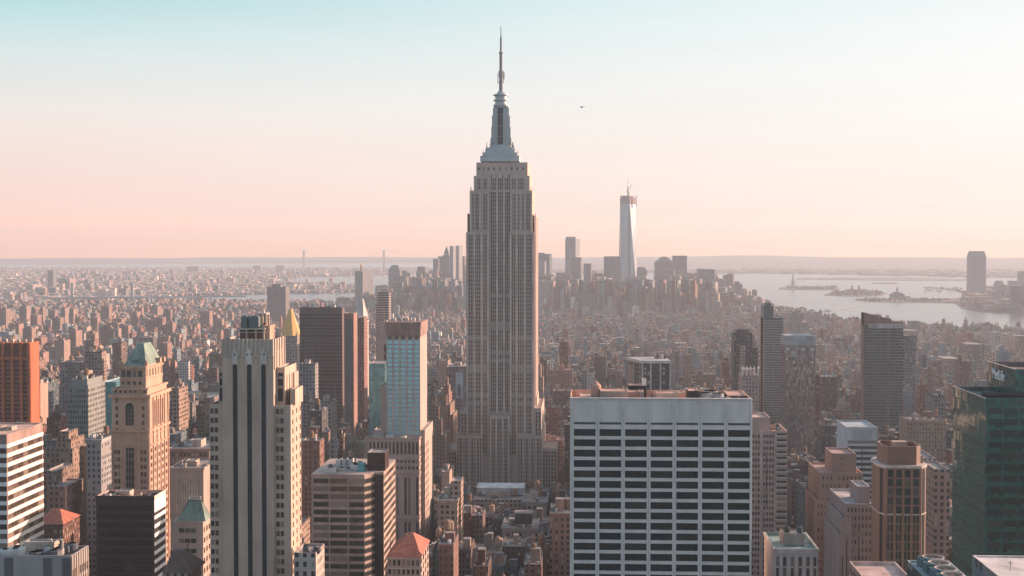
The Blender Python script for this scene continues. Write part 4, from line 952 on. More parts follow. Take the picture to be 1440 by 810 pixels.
roofkit(r, x0, xc1, Y, yb - 8, zt, RR, 14, False)

# small red hipped-roof tower, bottom centre left
Y = 640.0; a0, a1 = fx(544, Y), fx(590, Y); yb = fdepth(601, a1, 790); ze = fz(785, Y)
r = tower('hipped_roof_tower', 'stone tower top with steep red pyramid roof and small arched windows', 'red pyramid roof', [(a0, a1, Y, yb + 6, ze)], M['setai'], par=0)
m = MB(); xm, ym = (a0 + a1) / 2 + 2, (Y + yb) / 2 + 3; Q = [(xm - .2, ym - .2), (xm + .2, ym - .2), (xm + .2, ym + .2), (xm - .2, ym + .2)]
m.prism([(a0 - .7, Y - .7), (a1 + .7, Y - .7), (a1 + .7, yb + 6.7), (a0 - .7, yb + 6.7)], ze + .02, fz(756, Y + 8), 0, None, Q); m.build('roof', M['redtile'] if 'redtile' in M else M['paint'], r)
panels(r, 'window', grid('F', a0, a1, ze - .6, 60, Y, 7, 4, .5, .62), M['win'], .1, 60); panels(r, 'side_window', grid('R', Y, yb + 6, ze - .6, 80, a1, 4, 4, .5, .62), M['winwarm'], .1, 40)
m = MB(); m.c = (.5, .4, .34); m.box(a0 - .5, a1 + .5, Y - .5, Y - .01, ze - .9, ze - .1); m.box(a0 - .4, a1 + .4, Y - .4, Y - .01, ze - 5.6, ze - 5.1); m.build('cornice', M['paint'], r)

# low tower with green hip roof, and brown hip roof below it
Y = 620.0; a0, a1 = fx(240, Y), fx(284, Y); yb = fdepth(296, a1, 760); ze = fz(738, Y)
r = tower('green_hip_roof_tower', 'masonry tower with truncated green hip roof between dark box and pale tower', 'green hip roof', [(a0, a1, Y, yb, ze)], ((0.40, 0.31, 0.26), (50, 50, .01)), par=0)
m = MB(); P = [(fx(246, Y) , Y + 1), (fx(287, Y), Y + 1), (fx(287, Y), yb - 1), (fx(246, Y), yb - 1)]; xm = fx(267, Y); Q = [(xm - 2.6, Y + 7), (xm + 2.6, Y + 7), (xm + 2.6, yb - 6), (xm - 2.6, yb - 6)]
m.prism(P, ze + .02, fz(706, Y + 7), 0, None, Q); m.build('roof', M['copper'], r)
m = MB(); m.c = (.4, .45, .45)
for q in range(4): m.tube((*Q[q], fz(706, Y + 7)), (*Q[(q + 1) % 4], fz(706, Y + 7) ), .15, 4); m.tube((*Q[q], fz(706, Y + 7)), (*Q[q], fz(702, Y + 7)), .15, 4); m.tube((*Q[q], fz(702, Y + 7)), (*Q[(q + 1) % 4], fz(702, Y + 7)), .15, 4)
m.build('roof_railing', M['paint'], r)
panels(r, 'window', grid('F', a0 + 3, a1 - 3, ze - 2.2, 60, Y, 3, 4.6, .85, .42), M['win'], .1, 60); panels(r, 'side_window', grid('R', Y, yb, ze - 2, 60, a1, 3, 4.6, .5, .5), M['winwarm'], .1, 60)
Y = 560.0; a0, a1 = fx(226, Y), fx(262, Y); ze = fz(812, Y)
r = tower('brown_hip_roof_building', 'brown hipped roof building low between dark box and pale tower', None, [(a0, a1, Y, Y + 20, ze)], ((0.3, 0.22, 0.18), (3, 3.5, .4)), par=0)
m = MB(); m.prism([(a0, Y), (a1 + 2, Y), (a1 + 2, Y + 20), (a0, Y + 20)], ze + .02, fz(780, Y + 8), 0, None, [(a0 + 2, Y + 8), (a1 - 5, Y + 8), (a1 - 5, Y + 12), (a0 + 2, Y + 12)]); m.c = (.1, .075, .065); m.build('roof', M['brownroof'] if 'brownroof' in M else M['wood'], r)

# ---- right side
Y = 700.0; x0, x1 = fx(1050, Y), fx(1108, Y); zt = fz(606, Y, 1080)
r = tower('apartment_tower', 'grey brick apartment tower with balconies just behind the white slab', 'balcony apartment tower', [(x0, x1, Y, Y + 30, zt), (x0, fx(1085, Y), Y + 4, Y + 26, fz(586, Y))], ((0.31, 0.265, 0.25), (50, 50, .01)), roofc=(.55, .38, .32), kit=dict(n=8, tanks=0, tone=(.5, .36, .3)))
panels(r, 'window', grid('F', fx(1058, Y), fx(1090, Y), zt - 1, 40, Y, 8, 2.95, .62, .5), M['win']); W = []
z = zt - 2
while z > 40: W.append(('F', fx(1092, Y), fx(1107.5, Y), z - .95, z - .05, Y - .7)); z -= 2.95
panels(r, 'balcony', W, M['balcony'] if 'balcony' in M else M['setai'], .35, 60)
z = zt - 1; W = []
while z > 40: W.append(('F', fx(1093, Y), fx(1107, Y), z - 2.0, z - .1, Y)); z -= 2.95
panels(r, 'balcony_window', W, M['win'], .1, 60)
ribs(r, 'pier', 'F', fx(1071, Y), fx(1091, Y), 2, Y, 0, zt, .7, .6, (.36, .3, .28))

Y = 1150.0; zt = fz(511, Y, 920); P = [(fx(903.5, Y), Y), (fx(942.5, Y), Y), (fx(936, Y), Y + 40), (fx(882.5, Y + 36), Y + 36)]
r = thing('flat_top_tower', 'dark glass block with white columns and flat white overhanging roof edge', 'office tower', (fx(912, Y), Y + 20, 0))
m = MB(); m.c = (.07, .075, .08); m.w = (3, 3.7, .7); m.prism(P, 0, zt, 0, 1, None, None, (.42, .4, .38)); m.build('wall', [M['city'], M['roof']], r); note(P[3][0], P[1][0], Y, Y + 40, zt, 'white-columned dark block')
m = MB(); m.c = (.52, .47, .44)
for t in (0, .3, .65, 1): x = P[0][0] + t * (P[1][0] - P[0][0]); m.box(x - .55, x + .55, Y - .7, Y - .01, 0, zt)
for t in (.15, .55): x, y = P[0][0] + t * (P[3][0] - P[0][0]), P[0][1] + t * (P[3][1] - P[0][1]); m.box(x - .5, x + .3, y - .5, y + .4, 0, zt)
m.build('column', M['paint'], r)
m = MB(); m.c = (.36, .24, .20); a, e = P[0], P[3]; mid = lambda t: (a[0] + t * (e[0] - a[0]) - .3, a[1] + t * (e[1] - a[1]) - .2); m.wall(mid(.98), mid(.58), 0, zt - 3); m.build('side_panel', M['paint'], r)
m = MB(); m.c = (.55, .5, .47); Q = [(P[0][0] - .5, Y - 1), (P[1][0] + 1, Y - 1), (P[2][0] + 1, Y + 41), (P[3][0] - 1, Y + 36)]; m.prism(Q, zt, zt + 2.2, 0, None, None, None, (.42, .41, .4)); m.build('roof', M['paint'], r)
for i in range(5): m = MB(); m.c = RR.choice([(.1, .1, .1), (.7, .65, .6), (.4, .3, .26)]); x = fx(920 + i * 3.4, Y + 20); m.box(x, x + 1.6, Y + 20, Y + 23, zt + 2.2, zt + RR.uniform(4, 6)); m.build('roof_unit', M['paint'], r)

def bands(r, x0, x1, y, z1, z0, fh, h, mat, name='spandrel', most=60, out=.2):
    W = []; z = z1
    while z > z0: W.append(('F', x0, x1, z - h, z, y)); z -= fh
    panels(r, name, W, mat, out, most)
Y = 1750.0
r = tower('dark_glass_skyscraper', 'slender dark teal glass apartment skyscraper with stepped top right of centre', 'slender dark glass tower', [(fx(1074, Y), fx(1101.5, Y), Y, Y + 34, fz(446, Y)), (fx(1074, Y), fx(1088, Y), Y + 4, Y + 30, fz(430, Y)), (fx(1077, Y), fx(1085, Y), Y + 8, Y + 24, fz(426, Y))], M['slimcurtain'], roofc=(.2, .2, .2), par=.5)
ribs(r, 'corner_strip', 'L', Y + 2, Y + 32, 2, fx(1074, Y), 0, fz(446, Y), 3, .3, (.4, .24, .2)); ribs(r, 'mullion', 'F', fx(1074.5, Y), fx(1101, Y), 3, Y, 0, fz(447, Y), .5, .5, (.22, .24, .25))
bands(r, fx(1075, Y), fx(1087, Y), Y, fz(450, Y), 20, 3.1, .8, M['balcony'], 'floor_edge', 60); bands(r, fx(1088.5, Y), fx(1101, Y), Y, fz(450, Y), 20, 3.1, .8, M['balcony'], 'floor_edge', 40)
Y = 1450.0
r = tower('mirror_glass_tower', 'pinkish mottled mirror glass tower with blank grey top band', 'mottled mirror tower', [(fx(1105, Y), fx(1147, Y), Y, Y + 40, fz(483, Y))], M['mirror'], roofc=(.3, .3, .3), par=.3)
m = MB(); m.c = (.30, .34, .36); m.box(fx(1104, Y), fx(1146, Y), Y - .4, Y + 34, fz(484, Y), fz(471, Y)); m.build('roof_screen', M['paint'], r)
for i in range(5): m = MB(); m.c = (.6, .58, .55); x = fx(1117 + i * 3, Y); m.box(x, x + 1.2, Y + 12, Y + 14, fz(471, Y), fz(469, Y)); m.build('roof_unit', M['paint'], r)
Y = 1490.0; x0, x1 = fx(1217, Y), fx(1270, Y)
r = tower('slanted_top_tower', 'tall glass apartment tower with slanted brown top wall and pale balcony bands', 'slant-topped glass tower', [(x0, x1, Y, Y + 20, fz(456, Y))], M['epiccurtain'], roofc=(.3, .28, .27), par=.4)
m = MB(); m.c = (.22, .15, .135); a, e = x0 - .9, fx(1253, Y)
m.face([(a, Y + 3, 0), (x0 - .02, Y + 3, 0), (x0 - .02, Y + 3, fz(439, Y)), (a, Y + 3, fz(438, Y))]); m.box(a, x0 - .02, Y + 3.02, Y + 20, 0, fz(440, Y))
m.prism([(a, Y + 2), (e, Y + 2), (e, Y + 18.5), (a, Y + 18.5)], fz(456, Y), fz(448, Y), 0, None)
zs = [fz(438.4, Y), fz(447.5, Y)]; m.face([(a, Y + 2, fz(448, Y)), (e, Y + 2, fz(448, Y)), (e, Y + 2, zs[1]), (a, Y + 2, zs[0])]); m.face([(a, Y + 2, zs[0]), (e, Y + 2, zs[1]), (e, Y + 18.5, zs[1]), (a, Y + 18.5, zs[0])]); m.face([(a, Y + 18.5, fz(448, Y)), (a, Y + 2, fz(448, Y)), (a, Y + 2, zs[0]), (a, Y + 18.5, zs[0])]); m.face([(e, Y + 18.5, fz(448, Y)), (a, Y + 18.5, fz(448, Y)), (a, Y + 18.5, zs[0]), (e, Y + 18.5, zs[1])])
m.box(e + .01, x1, Y + 4, Y + 18.5, fz(456, Y), fz(451, Y)); m.build('top_wall', M['paint'], r)
m = MB(); m.c = (.36, .34, .33); m.box(fx(1221, Y), x1 + .3, Y - .5, Y - .01, fz(460, Y), fz(453.5, Y)); m.build('top_band', M['paint'], r)
bands(r, x0 + .3, fx(1248, Y), Y, fz(463, Y), 20, 3.1, .5, M['edge'], 'floor_edge', 50); bands(r, fx(1251, Y), x1 - .2, Y, fz(463, Y), 20, 3.1, .6, M['edge'], 'balcony', 50, .6)
m = MB(); m.c = (.16, .13, .125); m.box(fx(1248, Y), fx(1251, Y), Y - .5, Y - .01, 0, fz(461, Y)); m.build('pier', M['paint'], r)
tower('dark_slab', 'plain dark slab half hidden by slant-topped glass tower', None, [dims(1268, 1288, 470, 1720, depth=30)], ((0.17, 0.18, 0.185), (3, 3.3, .5)))
Y = 1600.0
r = tower('stepped_dark_tower', 'dark stepped brick tower with pale window strip, left of slender dark glass tower', 'stepped dark tower', [dims(1032, 1058, 467, Y, depth=30), (fx(1056, Y), fx(1066, Y), Y + 2, Y + 28, fz(488, Y)), (fx(1036, Y), fx(1054, Y), Y + 6, Y + 22, fz(463, Y)), (fx(1050, Y), fx(1064, Y), Y - 4, Y, fz(499, Y))], ((0.075, 0.075, 0.08), (3, 3.3, .4)))
m = MB(); m.c = (.34, .29, .27); m.w = (3, 3.3, .45); m.wall((fx(1040, Y), Y - .1), (fx(1049, Y), Y - .1), 0, fz(484, Y)); m.build('pale_strip', M['city'], r)
r = tower('white_crowned_tower', 'pinkish masonry tower with white pinnacles just right of the white slab roof', 'white-crowned tower', [dims(1043, 1067, 526, 1300, depth=26), (fx(1046, 1304), fx(1063, 1304), 1304, 1322, fz(518, 1304))], ((0.36, 0.27, 0.25), (2.8, 3.4, .45)), roofc=(.5, .45, .42))
for p in (1044.5, 1050, 1055.5, 1061, 1066): m = MB(); m.c = (.6, .57, .55); x = fx(p, 1300); m.box(x - .6, x + .6, 1299.5, 1301, fz(527, 1300), fz(517, 1300)); m.lathe(x, 1300.2, [(.7, fz(517, 1300)), (.05, fz(512, 1300))], 6); m.build('pinnacle', M['paint'], r)

Y = 950.0; d = dims(1192, 1235, 598, Y, depth=40)
r = tower('white_banded_block', 'pale office block with white floor bands and blank blue grey top', 'white banded block', [d], ((0.42, 0.46, 0.48), (60, 60, .01)), roofc=(.4, .44, .46))
W = []; z = fz(616, Y)
while z > 30: W.append(('F', d[0] + .4, d[1] - .3, z - 2.0, z, Y)); z -= 3.7
panels(r, 'window', W, M['win'], .1)
m = MB(); m.c = (.36, .40, .42); m.box(d[0] + 3, d[1] + .1, Y - .3, Y - .01, fz(614.5, Y), fz(601, Y)); m.box(d[0] - .3, d[1] + .3, Y - .5, Y + .4, d[4], d[4] + .6, c=(.6, .6, .6)); m.build('top_panel', M['paint'], r)
# stepped tan tower
Y = 700.0
r = tower('stepped_tan_tower', 'pinkish tan masonry tower with setbacks and blank square top block', 'stepped tan tower', [(fx(1153, Y), fx(1215, Y), Y, Y + 34, fz(661, Y)), (fx(1171, Y + 5), fx(1205, Y + 5), Y + 5, Y + 26, fz(634, Y + 5)), (fx(1148, Y - 3), fx(1170, Y - 3), Y - 3, Y + 30, fz(698, Y)), (fx(1161, Y - 6), fx(1182, Y - 6), Y - 6, Y, fz(725, Y)), (fx(1186, Y - 5), fx(1216, Y - 5), Y - 5, Y, fz(694, Y))], M['tanwarm'] , roofc=(.42, .3, .26))
W = grid('F', fx(1156, Y), fx(1213, Y), fz(663, Y), fz(694, Y), Y, 10, 3.9, .42, .5)
W += grid('F', fx(1150, Y - 3), fx(1168, Y - 3), fz(701, Y), 60, Y - 3, 4, 3.9, .4, .5) + grid('F', fx(1188, Y - 5), fx(1214, Y - 5), fz(697, Y), 100, Y - 5, 6, 3.9, .4, .5)
W += [('F', fx(1186.5, Y), fx(1188.3, Y), fz(645.5 + k * 8, Y), fz(642 + k * 8, Y), Y + 5) for k in range(2)]
panels(r, 'window', W, M['winwarm'], .1)
Y = 640.0
r = tower('stepped_grey_tower', 'grey brick tower with stepped side and small pale top beside octagon-topped tower', 'stepped grey tower', [(fx(1190, Y), fx(1229, Y), Y, Y + 40, fz(704, Y)), (fx(1211, Y), fx(1229, Y), Y + 6, Y + 24, fz(683, Y)), (fx(1181, Y - 2), fx(1192, Y - 2), Y - 2, Y + 36, fz(745, Y)), (fx(1185, Y - 1), fx(1200, Y - 1), Y - 1, Y + 36, fz(722, Y))], ((0.23, 0.21, 0.21), (50, 50, .01)), roofc=(.45, .4, .38))
panels(r, 'window', grid('F', fx(1192, Y), fx(1228, Y), fz(707, Y), 60, Y, 7, 3.6, .4, .5), M['win'], .1)
# blunt limestone building, bottom right of the slab
Y = 520.0; d = dims(1091, 1152, 767, Y, depth=30)
r = tower('blunt_stone_tower', 'pinkish grey stone tower top with green-edged roof, bottom centre right', 'blunt stone tower', [d], ((0.40, 0.335, 0.315), (50, 50, .01)), roofc=(.2, .3, .29), par=1.2, cornice=((.42, .36, .33), .4))
panels(r, 'window', [('F', fx(p, Y) - .5, fx(p, Y) + .5, z - 3.4, z, Y) for z in [d[4] - 3 - i * 4.2 for i in range(20)] for p in (1095, 1105, 1116, 1127, 1138, 1148)], M['win'], .1)
ribs(r, 'pier', 'F', fx(1100, Y), fx(1143, Y), 5, Y, 0, d[4] - 2.5, .5, .35, (.43, .36, .335))
m = MB(); m.c = (.26, .2, .18); m.box(fx(1103, Y + 10), fx(1133, Y + 10), Y + 10, Y + 20, d[4] - 1, fz(747, Y + 10), 0, 1, .4, tc=(.2, .2, .2)); b_ = m.build('bulkhead', [M['paint'], M['roof']], r)
for p in (1108, 1126): m = MB(); m.c = (.07, .1, .1); m.lathe(fx(p, Y + 14), Y + 14, [(1.2, fz(747, Y + 10)), (1.2, fz(740, Y + 10)), (.1, fz(738, Y + 10))], 10); m.build('vent', M['paint'], r)

# octagon-crowned brown tower
Y = 600.0; X = lambda p: fx(p, Y, 700); Z = lambda p: fz(p, Y, 1265)
P = [(X(1244), Y), (X(1295), Y), (X(1306), Y + 5), (X(1306), Y + 19), (X(1295), Y + 24), (X(1246), Y + 24), (X(1238), Y + 19), (X(1238), Y + 5)]
r = thing('octagon_crown_tower', 'brown granite tower with chamfered corners, green glass bays and octagonal open crown', 'skyscraper', (X(1266), Y + 20, 0)); note(X(1227), X(1305), Y, Y + 24, Z(655), 'octagon-crowned tower')
m = MB(); m.c = (.22, .135, .10); m.prism(P, 0, Z(657), 0, 1, None, None, (.4, .3, .26)); m.build('wall', [M['brownstone'], M['roof']], r)
cx, cy = sum(p[0] for p in P) / 8, sum(p[1] for p in P) / 8
sc_ = lambda k: [(cx + (p[0] - cx) * k, cy + (p[1] - cy) * k) for p in P]
m = MB(); m.c = (.5, .44, .41); m.prism(sc_(1.035), Z(658.5), Z(655), 0, None); m.build('cornice', M['paint'], r)
m = MB(); m.c = (.36, .23, .175); o8, i8 = sc_(.8), sc_(.74); z0, z1 = Z(655), Z(629)
m.prism(o8, z0, z1, cap=False)
for i in range(8):
    j = (i + 1) % 8; m.face([(*o8[i], z1), (*o8[j], z1), (*i8[j], z1), (*i8[i], z1)], c=(.6, .45, .37)); m.face([(*i8[i], z1), (*i8[j], z1), (*i8[j], z0 + .5), (*i8[i], z0 + .5)])
m.face([(*q, z0 + 2.0) for q in i8], c=(.35, .25, .2)); m.build('crown', M['brownstone'], r)
m = MB(); m.c = (.4, .3, .25); m.box(cx - 2, cx + 4, cy, cy + 5, z0, z1 + .6); m.build('bulkhead', M['paint'], r)
m = MB(); m.c = (.48, .42, .39); m.prism(sc_(1.02), Z(724.5), Z(722.5), 0, None); m.build('string_course', M['paint'], r)
cut = [X(1246), X(1258), X(1270), X(1282), X(1294)]
W = []; z = Z(661)
while z > 30:
    for a, b in zip(cut, cut[1:]):
        if z > Z(722): W.append(('F', a + .55, b - .55, z - 3.0, z, Y))
        else: h = (a + b) / 2; W += [('F', a + .55, h - .3, z - 3.0, z, Y), ('F', h + .3, b - .55, z - 3.0, z, Y)]
    z -= 3.85
panels(r, 'window', W, M['greenwin'], .1)
ribs(r, 'pier', 'F', cut[0], cut[-1], 5, Y, 0, Z(658), .5, .45, (.26, .16, .12))
for a, b, t in ((P[7], P[0], .5), (P[1], P[2], .5)):
    m = MB(); m.c = (.02, .035, .035); q = lambda t: (a[0] + t * (b[0] - a[0]) * 1.0 + (-.12 if a[0] < cx else .12), a[1] + t * (b[1] - a[1]) - .12); m.wall(q(.3), q(.7), 0, Z(660)); m.build('corner_window', M['slabpaint'], r)
m = MB(); m.c = (.35, .26, .22); m.box(X(1299), X(1304), Y + 8, Y + 16, Z(657), Z(645)); m.build('roof_unit', M['paint'], r)
tower('slim_pale_block', 'slim pale building side between octagon-topped and green glass towers', None, [dims(1300, 1318, 640, 860, depth=40)], ((0.38, 0.3, 0.27), (3, 3.5, .3)))
tower('brown_window_block', 'narrow brown building with rows of windows beside green glass tower', None, [dims(1316, 1337, 655, 760, depth=30)], ((0.28, 0.2, 0.165), (3.4, 3.6, .5)))

# ---- green glass tower with the lettering
Y = 500.0; X = lambda p: fx(p, Y, 620); Z = lambda p: fz(p, Y, 1386)
x0, x1 = X(1386), X(1520); yb = fdepth(1340.5, x0, 560)
r = thing('green_glass_tower', 'dark green glass office tower carrying white lettering near its top, right edge', 'office tower', ((x0 + x1) / 2, (Y + yb) / 2, 0))
zt = Z(561); m = MB(); m.box(x0, x1, Y, yb, 0, zt, 0, 1, 1.6, tc=(.16, .2, .2)); Yu = 512.0; u0 = fx(1428, Yu, 540); ub = fdepth(1388.5, u0, 530); zu = fz(520, Yu, 1428)
m.box(u0, x1, Yu, ub, zt - 1, zu, 0, 1, 1.8, tc=(.2, .15, .14)); m.build('wall', [M['greencurtain'], M['roof']], r); note(x0, x1, Y, yb, zt, 'green glass tower'); note(u0, x1, Yu, ub, zu)
m = MB(); m.c = (.5, .4, .36)
for a, b, z in (((x0, Y), (x0, yb), zt), ((u0, Yu), (u0, ub), zu)): m.box(a[0] - .25, a[0] + .25, a[1], b[1], z, z + .3)
m.box(x0, x1, Y - .25, Y + .25, zt, zt + .25, c=(.05, .2, .16)); m.box(u0, x1, Yu - .25, Yu + .25, zu, zu + .25, c=(.05, .2, .16)); m.build('parapet_cap', M['paint'], r)
W = []; z = zt - 3.0
while z > 40:
    for a, b in ((1390, 1409), (1411.5, 1431), (1433.5, 1452), (1454.5, 1474)): W.append(('F', X(a), X(b), z - 2.2, z, Y))
    z -= 3.95
panels(r, 'window', W, M['greenblack'], .1)
m = MB(); m.c = (.04, .04, .045); m.box(X(1392), X(1450), Y + 4, Y + 11, zt - 1.6, zt + 1.2); m.build('roof_plant', M['paint'], r)
cu = bpy.data.curves.new('lettering', 'FONT'); cu.body = 'MetLife'; cu.size = 5.4; cu.extrude = .15; cu.align_x = 'CENTER'; cu.space_character = .95
to = bpy.data.objects.new('lettering', cu); COL.objects.link(to)
dg = bpy.context.evaluated_depsgraph_get(); me = bpy.data.meshes.new_from_object(to.evaluated_get(dg)); bpy.data.objects.remove(to)
lo = bpy.data.objects.new('lettering', me); COL.objects.link(lo); me.materials.clear(); me.materials.append(M['letterwhite'])
lo.parent = r; lo.rotation_euler = (math.pi / 2, 0, -math.pi / 2)
yc = (fdepth(1397, u0, 530) + fdepth(1413, u0, 530)) / 2
lo.location = (u0 - .3 - r.location.x, yc - r.location.y, fz(533.5, yc, 1405) - r.location.z)

# ---- roofs at the bottom right
Y2 = 358.0; z = fz(788, Y2, 1300); x0, x1 = fx(1278, Y2), fx(1337, Y2)
r = tower('fan_roof_building', 'dark building with row of round rooftop fans at the bottom right', None, [(x0, x1, Y2 - 40, Y2, z)], ((0.05, 0.06, 0.065), (3, 3.6, .6)), roofc=(.28, .36, .38), par=.5)
for k in range(5):
    y = Y2 - 4 - k * 6.2; xm = (x0 + x1) / 2
    m = MB(); m.c = (.10, .17, .18); m.box(x0 + 2.0, x0 + 4.2, y - 2, y + 2, z - .5, z + 1.6); m.build('cooling_unit', M['paint'], r)
    m = MB(); m.c = (.30, .36, .37); R_ = 2.5; m.lathe(xm + .3, y, [(R_, z - .5), (R_ * 1.02, z + 1.0), (R_ * 1.08, z + 1.9)], 24, cap=False); m.lathe(xm + .3, y, [(R_ * 1.08, z + 1.9), (R_ * .98, z + 1.9), (R_ * .95, z + .9)], 24, cap=False, c=(.5, .4, .36)); m.lathe(xm + .3, y, [(R_ * .96, z + .8), (.05, z + .85)], 24, c=(.03, .03, .03))
    for a in range(6): t = a * math.pi / 3; m.tube((xm + .3, y, z + 1.5), (xm + .3 + R_ * .95 * math.cos(t), y + R_ * .95 * math.sin(t), z + 1.5), .12, 4, c=(.15, .12, .11))
    m.build('fan', M['paint'], r)
Y2 = 273.0; z = fz(781, Y2, 1400); x0 = fx(1370, Y2)
r = tower('white_roof_building', 'building with broad pale pink flat roof in the bottom right corner', None, [(x0, x0 + 45, Y2 - 60, Y2, z)], ((0.16, 0.19, 0.2), (3, 3.6, .5)), roofc=(.62, .56, .53), par=.25)
m = MB(); m.c = (.25, .28, .3); x = fx(1424, Y2 - 12); m.tube((x, Y2 - 12, z - .3), (x, Y2 - 12, z + 1.6), .07, 6); m.tube((x - .5, Y2 - 12, z + 1.3), (x + .5, Y2 - 12, z + 1.3), .05, 5); m.tube((x - .35, Y2 - 12, z + 1.0), (x + .35, Y2 - 12, z + 1.0), .05, 5); m.build('aerial', M['paint'], r)
d = dims(1214, 1282, 804, 430, depth=20); tower('pink_roof_building', 'flat pinkish roof edge at the bottom right, left of the fan roof', None, [d], ((0.2, 0.13, 0.11), (3, 3.6, .45)), roofc=(.55, .4, .35))

# ---------------------------------------------------------------- middle-distance landmarks
def cw(c, pu=3.2, pv=3.5, wu=.45): return (c, (pu, pv, wu))
# gold pyramid
Y = 1700.0; X = lambda p: fx(p, Y, 450); Z = lambda p: fz(p, Y, 404); a0, a1 = X(393), X(417.5); yb = fdepth(427, a1, 470)
r = tower('gold_pyramid_tower', 'grey stone tower topped by gleaming gold pyramid spire', 'gold pyramid tower', [(a0, a1, Y, yb, Z(480)), (a0 + 1.5, a1 - 1.5, Y + 2, yb - 2, Z(473))], cw((.34, .29, .26)), par=.6)
m = MB(); xm, ym, R_ = (a0 + a1) / 2 - 1.2, (Y + yb) / 2, (a1 - a0) / 2 * 1.16; o8 = lambda k, z: [(xm + k * math.cos(math.pi / 8 + i * math.pi / 4), ym + k * math.sin(math.pi / 8 + i * math.pi / 4)) for i in range(8)]
R_ *= 1.06; m.prism(o8(R_ * 1.0, 0), Z(473), Z(435), 0, None, o8(R_ * .15, 0)); rf = m.build('roof', M['gold'], r)
m = MB(); m.prism(o8(R_ * .15, 0), Z(435), Z(431), 0, None); m.prism(o8(R_ * .19, 0), Z(431), Z(430.4), 0, None); m.prism(o8(R_ * .13, 0), Z(430.4), Z(422), 0, None, o8(.4, 0)); m.build('lantern', M['gold'], rf)
for p, y in ((394, Y + 2), (416.5, Y + 2), (416.5, yb - 2)):
    m = MB(); m.c = (.42, .36, .32); m.lathe(X(p), y, [(1.5, Z(480)), (1.4, Z(472)), (.1, Z(466))], 8); m.build('pinnacle', M['paint'], r)
# clock tower with gilded cupola
Y = 1950.0; X = lambda p: fx(p, Y, 450); Z = lambda p: fz(p, Y, 505); a0, a1 = X(497.5), X(511.5); yb = fdepth(518.5, a1, 470)
r = tower('campanile_tower', 'white marble campanile tower with pyramid roof and small gilded cupola', 'white campanile', [(a0, a1, Y, yb, Z(452))], cw((.5, .44, .40), 2.8, 3.6, .35), par=0, cornice=((.52, .46, .42), .8))
xm, ym = (a0 + a1) / 2, (Y + yb) / 2; m = MB(); m.c = (.46, .42, .39)
m.prism([(a0, Y), (a1, Y), (a1, yb), (a0, yb)], Z(450), Z(421), 0, None, [(xm - 2.6, ym - 3), (xm + 2.6, ym - 3), (xm + 2.6, ym + 3), (xm - 2.6, ym + 3)]); rf = m.build('roof', M['paint'], r)
m = MB(); m.c = (.4, .34, .28); m.lathe(xm, ym, [(3.4, Z(421)), (3.4, Z(419)), (2.5, Z(418.5)), (2.5, Z(408)), (3.2, Z(407.5)), (3.2, Z(406.5))], 8); m.build('lantern', M['paint'], rf)
m = MB(); m.lathe(xm, ym, [(2.6, Z(406.5)), (2.4, Z(402)), (1.0, Z(399)), (.9, Z(396)), (.5, Z(394)), (.1, Z(386))], 10); m.build('cupola', M['gold'], rf)
for i, py in enumerate((428, 434, 440)):
    for k in (-1, 0, 1): m = MB(); m.c = (.08, .08, .08); x = xm + k * 2.6; q = Y + (Z(py) - Z(450)) / (Z(421) - Z(450)) * (ym - 3 - Y); m.box(x - .5, x + .5, q - .9, q + .6, Z(py), Z(py) + 1.4); m.build('dormer', M['paint'], rf)
# brown slab and its two neighbours
d = dims(421.5, 481.5, 433, 1550, side=484)
r = tower('brown_slab', 'broad dark brown office slab right of gold pyramid tower', 'broad dark brown slab', [d], cw((.135, .105, .10), 50, 3.9, .01), roofc=(.1, .08, .08), par=.6)
W = []; z = d[4] - 7
while z > 30: W.append(('F', d[0] + .5, d[1] - .5, z - 2.2, z, d[2])); z -= 3.9
panels(r, 'window_row', W, M['brownglass'], .08)
ribs(r, 'mullion', 'F', d[0] + .3, d[1] - .3, 31, d[2], 0, d[4] - 5, .12, .3, (.13, .10, .095)); roofkit(r, *d[:4], d[4] - .6, RR, 5, False)
d = dims(484, 497.5, 441, 1500, side=502.5)
r = tower('banded_red_tower', 'narrow banded tower with glowing salmon side, right of broad dark brown slab', 'salmon-sided tower', [d], cw((.27, .16, .13), 50, 3.3, .01), par=.5)
panels(r, 'window_row', [('F', d[0] + .6, d[1] - 1.2, d[4] - 12 - i * 3.2, d[4] - 10.2 - i * 3.2, d[2]) for i in range(45)], M['win'], .1)
m = MB(); m.c = (.13, .13, .14); m.box(d[0] + .5, d[1] - 1.5, d[2] - .25, d[2] - .02, 10, fz(449, 1500)) ; m.build('glass_strip', M['slabpaint'], r)
d = dims(503, 512, 447, 1620, side=517)
r = tower('red_brown_tower', 'slim red brown tower wedged before the white campanile', None, [d], cw((.24, .13, .11), 2.4, 3.3, .4), par=.5); antenna(r, d[0] + 3, d[2] + 6, d[4] - .5, 12, .3)
# thin glass towers right of the campanile
Y = 2050.0
r = tower('thin_glass_tower', 'thin dark glass apartment tower with pale floor lines right of the campanile', 'thin glass tower', [dims(531, 547, 411, Y, side=550), (fx(529.5, Y), fx(541, Y), Y - 6, Y, fz(428, Y))], M['thincurtain'], par=.4)
r = tower('pale_stone_tower', 'pale block with tan cap below the thin glass tower', None, [dims(534, 548, 455, 1750, depth=30)], cw((.4, .31, .26), 40, 3.4, .01), kit=dict(n=3))
tower('teal_glass_tower', 'blue green glass block behind left shoulder of the blue-windowed tower', None, [dims(519, 541, 512, 1180, depth=30)], M['tealcurtain'], par=.4)
tower('dim_glass_tower', 'tall hazy grey tower standing behind the blue-windowed tower', None, [dims(553, 566, 397, 5100, depth=50)], cw((.2, .21, .22)), par=.4)
